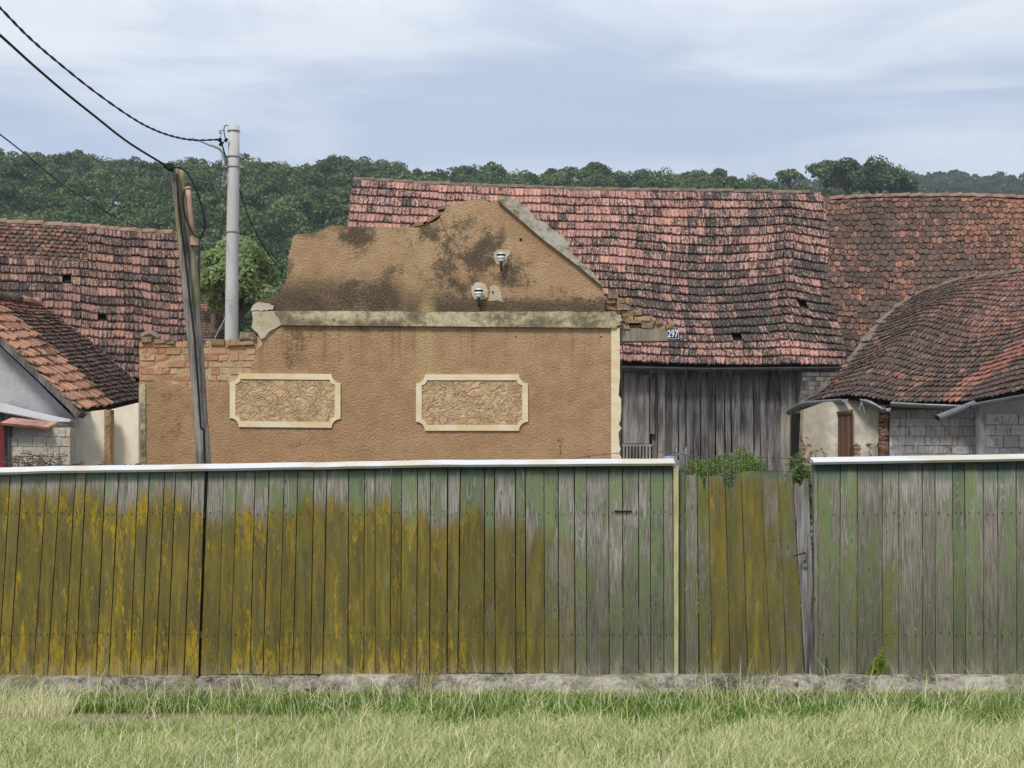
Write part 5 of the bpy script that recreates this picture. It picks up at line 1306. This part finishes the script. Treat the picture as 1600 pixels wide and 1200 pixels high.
# blue bowl and grey hoop behind the fence end
bo = MB(); c = P(1046, 717, 16.5); rings = []
for zz, r_ in [(.03, .02), (.025, .05), (.012, .065), (-.01, .068), (-.012, .09), (-.025, .10), (-.12, .085)]:
    rings.append([bo.v((c[0] + math.cos(a) * r_, c[1] + math.sin(a) * r_, c[2] + zz)) for a in [2 * math.pi * j / 16 for j in range(16)]])
for A_, B_ in zip(rings, rings[1:]):
    for j in range(16): bo.f((A_[j], A_[(j + 1) % 16], B_[(j + 1) % 16], B_[j]))
bo.f(rings[0]); bo.f(rings[-1][::-1])
bo.tube([(c[0], c[1], c[2] - .12), (c[0], c[1], 0)], .03, 8)
o = bo.build('barrel_lid', M['blue_plastic'], smooth=True); tag(o, 'pale blue rounded lid peeping over the right end of the long fence coping', 'lid')
mb = MB(); mb.tube(spline([P(1058, 1000, 16), P(1057, 725, 16), P(1059, 712, 16), P(1064, 709, 16), P(1070, 712, 16), P(1073, 722, 16), P(1074, 1000, 16)], 5), .006, 7); o = mb.build('wire_hoop', M['steel'], smooth=True); tag(o, 'bent grey metal hoop standing behind the pale fence end post', 'hoop')

# ================================================================== WEEDS AND GRASS
def weed(name, lab, px0, px1, tops, Y, n, leaf, m, base=0.0, seed=1, group=None, depth=.5, stems=26):
    rg = np.random.default_rng(seed); pts = []; t = empty(name, lab, 'weed', P((px0 + px1) / 2, 780, Y)[:2] + (base,), group)
    mb = MB(); Q = []; A_ = []
    for k in range(stems):
        px = rg.uniform(px0, px1); ty = lerp_tab(tops, px) + abs(rg.normal()) * 7; yy = Y + rg.uniform(-depth, depth) * .5
        p1 = np.array(P(px, ty, yy)); p0 = np.array([p1[0] + rg.normal() * .05, yy, base]); mid = (p0 + p1) / 2 + np.array([rg.normal() * .03, 0, 0])
        mb.tube([p0, mid, p1], .004, 4, rr=[.006, .005, .002])
        m_ = n // stems
        s_ = rg.uniform(.35, 1.0, m_) ** .6; c_ = p0 + (p1 - p0) * s_[:, None]
        d_ = rg.normal(size=(m_, 3)); d_[:, 2] = np.abs(d_[:, 2]) * .6; d_ /= np.linalg.norm(d_, axis=1)[:, None]
        ln = leaf * rg.uniform(1, 3.2, (m_, 1)) * (1.35 - s_[:, None]); c2 = c_ + d_ * ln
        w_ = np.cross(d_, rg.normal(size=(m_, 3))); w_ /= np.linalg.norm(w_, axis=1)[:, None]; w_ *= leaf * .28
        q = np.stack([c2 - d_ * leaf * .8, c2 - w_, c2 + d_ * leaf * .8 - np.array([0, 0, .01]), c2 + w_], 1)
        Q.append(q.reshape(-1, 3)); A_.append(np.repeat(np.clip(.5 + .22 * rg.normal(size=m_) + .3 * (s_ - .7), 0, 1), 4))
    mb.build('stems', M['twig'] if m != 'moss_leaf' else M[m], t)
    foliage('leaves', [(np.concatenate(Q), np.concatenate(A_))], M[m], t)
weed('weed_bush', 'bright green feathery weeds behind the left half of the low gate', 1068, 1196, [(1066, 722), (1085, 716), (1110, 714), (1135, 708), (1160, 700), (1180, 708), (1196, 722)], 16.2, 20000, .018, 'weed_leaf', seed=3, stems=90)
weed('weed_bush', 'taller single leafy weed standing against the plank wall above the gate', 1145, 1180, [(1145, 700), (1162, 693), (1180, 706)], 16.6, 2600, .0135, 'weed_leaf', seed=4, stems=9)
weed('weed_bush', 'dark leafy weeds between the gate lock board and the right fence', 1236, 1268, [(1236, 735), (1250, 715), (1262, 728), (1268, 735)], 15.8, 3000, .03, 'forest_leaf', seed=5, stems=16)
weed('weed_bush', 'sparse dark weed with small leaves beside the barn corner post', 1234, 1256, [(1234, 705), (1244, 695), (1256, 712)], 20, 500, .05, 'forest_leaf', seed=6, stems=6)
weed('creeping_plant', 'yellow green plant growing up through a gap in the right fence boards', 1360, 1379, [(1358, 1046), (1368, 1030), (1377, 1007), (1379.5, 1005)], 14.53, 1500, .010, 'moss_leaf', base=.15, seed=7, depth=.06, stems=34)
weed('creeping_plant', 'tiny yellow green sprout at the foot of the right fence', 1446, 1454, [(1446, 1050), (1450, 1041), (1454, 1050)], 14.53, 140, .009, 'moss_leaf', base=.15, seed=8, depth=.05, stems=5)

def blades(n, xr, yr, hgt, wid, tone, lean=.5, mask=None, seed=0, patch=1.0, drift=.0):
    rg = np.random.default_rng(seed)
    x = rg.uniform(*xr, n); y = rg.uniform(*yr, n)
    # keep to the visible wedge with a generous margin
    k = np.abs(x) < y * .37 + .6; x, y = x[k], y[k]
    cl = np.sin(x * 3.1 + 1.3 * np.sin(y * 2.3)) * np.sin(y * 2.7 + 1.1 * np.sin(x * 1.7)) * .5 + .5 * np.sin(x * 7.3 + y * 5.1) * np.sin(y * 9.1 - x * 2.2)
    if mask is not None:
        k = rg.uniform(size=len(x)) < mask(x, y, cl); x, y, cl = x[k], y[k], cl[k]
    n = len(x); h = hgt * np.clip(rg.gamma(5, .2, n), .3, 2.2) * (1 + .3 * cl * patch); w = wid * rg.uniform(.6, 1.4, n)
    a = rg.uniform(0, 2 * np.pi, n); ln = np.abs(rg.normal(size=n)) * lean * h + .15 * h; dx = np.cos(a) * ln + drift * h; dyv = np.sin(a) * ln
    b = rg.uniform(0, np.pi, n); wx = np.cos(b) * w / 2; wy = np.sin(b) * w / 2
    z0 = np.full(n, -.01)
    def pt(t, ws, s_):
        return np.stack([x + dx * t ** 1.8 + s_ * wx * ws, y + dyv * t ** 1.8 + s_ * wy * ws, z0 + h * (t - .28 * t ** 3 * np.minimum(1, ln / h))], 1)
    V = np.stack([pt(0, 1, -1), pt(0, 1, 1), pt(.5, .85, -1), pt(.5, .85, 1), pt(1, .1, 1)], 1).reshape(-1, 3)
    i = np.arange(n)[:, None] * 5
    T = np.concatenate([i + [0, 1, 3], i + [0, 3, 2], i + [2, 3, 4]], 0)
    tn = np.clip(tone(x, y, cl, rg), 0, 1)
    return V, T, np.repeat(tn, 5)
def joined(name, sets, m, **tg):
    off = 0; V = []; T = []; A_ = []
    for v_, t_, a_ in sets: V.append(v_); T.append(t_ + off); A_.append(a_); off += len(v_)
    return npmesh(name, np.concatenate(V), np.concatenate(T), m, {'rnd': np.concatenate(A_)}, None, **tg)
path = lambda x, y: np.clip(1.25 - np.hypot((x + 3.0) * .55, (y - 12.85) * 2.0), 0, 1)
bare = lambda x, y, cl: 1 - .93 * np.clip(path(x, y) * 2.2, 0, 1)
near = lambda x, y, cl: np.clip((np.where(x < -1.2, 12.1, 12.7) + .6 * cl - y) / .6, 0, 1) * bare(x, y, cl) * (.45 + .55 * np.clip(1 + 1.6 * cl, 0, 1))
far_ = lambda x, y, cl: np.clip((y - 12.7 - .2 * cl) / .5, .3, 1) * bare(x, y, cl) * np.clip((14.5 + .12 * cl - y) / .2, 0, 1)
sets = [blades(190000, (-7, 7), (12.4, 14.55), .05, .0055, lambda x, y, c, rg: .30 + .16 * c + .16 * rg.normal(size=len(x)), .8, far_, 1),
        blades(150000, (-6, 6), (8.9, 13.6), .09, .006, lambda x, y, c, rg: .52 + .18 * c + .18 * rg.normal(size=len(x)), .7, lambda x, y, c: bare(x, y, c) * np.clip((12.9 + .5 * c - y) / .5, .12, 1), 2),
        blades(230000, (-6, 6), (8.9, 13.9), .098, .0042, lambda x, y, c, rg: .84 - .14 * c + .22 * rg.normal(size=len(x)), .75, near, 3, drift=.12),
        blades(16000, (-6, 6), (8.9, 13.9), .155, .004, lambda x, y, c, rg: .90 + .08 * rg.normal(size=len(x)), .55, lambda x, y, c: near(x, y, c) * np.clip(.3 + .7 * c, 0.05, 1), 4, drift=.18),
        blades(2200, (-5.2, -3.5), (13.0, 13.5), .18, .0042, lambda x, y, c, rg: .88 + .1 * rg.normal(size=len(x)), .6, None, 6, drift=.1),
        blades(3500, (-6, 6), (13.0, 14.3), .22, .0042, lambda x, y, c, rg: .8 + .12 * rg.normal(size=len(x)), .7, None, 7),
        blades(3000, (-6, 6), (13.4, 14.5), .13, .004, lambda x, y, c, rg: .55 + .2 * rg.normal(size=len(x)), .7, None, 5)]
joined('yard_grass', [blades(14000, (-6.5, 7), (15.0, 17.0), .75, .02, lambda x, y, c, rg: .55 + .12 * rg.normal(size=len(x)), .25, None, 31)], M['moss_leaf'], kind='stuff', label='tall yellow green yard grass glimpsed through the gaps between fence boards', cat='grass')
joined('grass', sets, M['grass'], kind='stuff', label='pale dry seeding grass over short green turf in front of the fence', cat='grass')
# broad-leaved turf plants and clover heads
rg = np.random.default_rng(12); n = 16000
x = rg.uniform(-7, 7, n); y = rg.uniform(12.9, 14.42, n); k = (np.abs(x) < y * .37 + .5) & (path(x, y) < .2) & (np.sin(x * 2.3) * np.sin(y * 5 + x) > -.45); x, y = x[k], y[k]; n = len(x)
c = np.stack([x, y, rg.uniform(.01, .06, n)], 1); nn = rg.normal(size=(n, 3)) * .5 + [0, -.3, 1]; nn /= np.linalg.norm(nn, axis=1)[:, None]
t = np.cross(nn, rg.normal(size=(n, 3))); t /= np.linalg.norm(t, axis=1)[:, None]; b = np.cross(nn, t); s_ = rg.uniform(.006, .016, (n, 1))
foliage('ground_cover', [(np.stack([c - t * s_, c - b * s_ * .7, c + t * s_, c + b * s_ * .7], 1).reshape(-1, 3), np.repeat(np.clip(.3 + .25 * rg.normal(size=n), 0, 1), 4))], M['weed_leaf'], kind='stuff', label='low leafy clover turf along the fence footing', cat='ground cover')
for i, (px, py) in enumerate([(710, 1110), (724, 1115), (718, 1122), (1372, 1113), (1461, 1114), (795, 1118), (682, 1130), (1130, 1120)]):
    Yg = F * EYE / (py + 8 - HZ); c = P(px, py, Yg); mb = MB()
    mb.tube([(c[0] + .01, Yg, 0), (c[0], Yg, c[2])], .0015, 4)
    rr = random.Random(i)
    for _ in range(26):
        d_ = Vector((rr.gauss(0, 1), rr.gauss(0, 1), rr.gauss(0, 1) + .3)).normalized(); p0 = Vector(c) + d_ * .004; mb.tube([p0, p0 + d_ * .010], .0022, 4)
    o = mb.build('clover_flower', M['stone'])
    tag(o, ['white clover head, leftmost of the three right of the middle turf', 'white clover head, rightmost of the close group below the long fence', 'white clover head, lowest of the close group below the long fence',
            'round white clover head in the turf below the creeping plant', 'white clover head in the turf under the right fence near the tiny sprout', 'white clover head below the smooth oval stone',
            'lone white clover head nearest the camera left of the close group', 'lone white clover head in the turf below the low gate'][i], 'flower', 'white clover heads in the turf')

# ================================================================== HAZE
hm = bpy.data.materials.new('haze'); hm.use_nodes = True; nt = NT(hm.node_tree)
pv = nt.new('ShaderNodeVolumePrincipled'); pv.inputs['Color'].default_value = (.80, .88, 1, 1); pv.inputs['Density'].default_value = .00035; pv.inputs['Anisotropy'].default_value = .2
ow = nt.new('ShaderNodeOutputMaterial'); nt.l.new(pv.outputs[0], ow.inputs['Volume'])
mb = MB(); mb.box(-1000, 1100, -70, 1100, -3, 190); hz_o = mb.build('haze', hm, kind='stuff'); hz_o['label'] = 'thin pale blue haze over the valley'; hz_o['category'] = 'haze'
SC.cycles.volume_bounces = 0
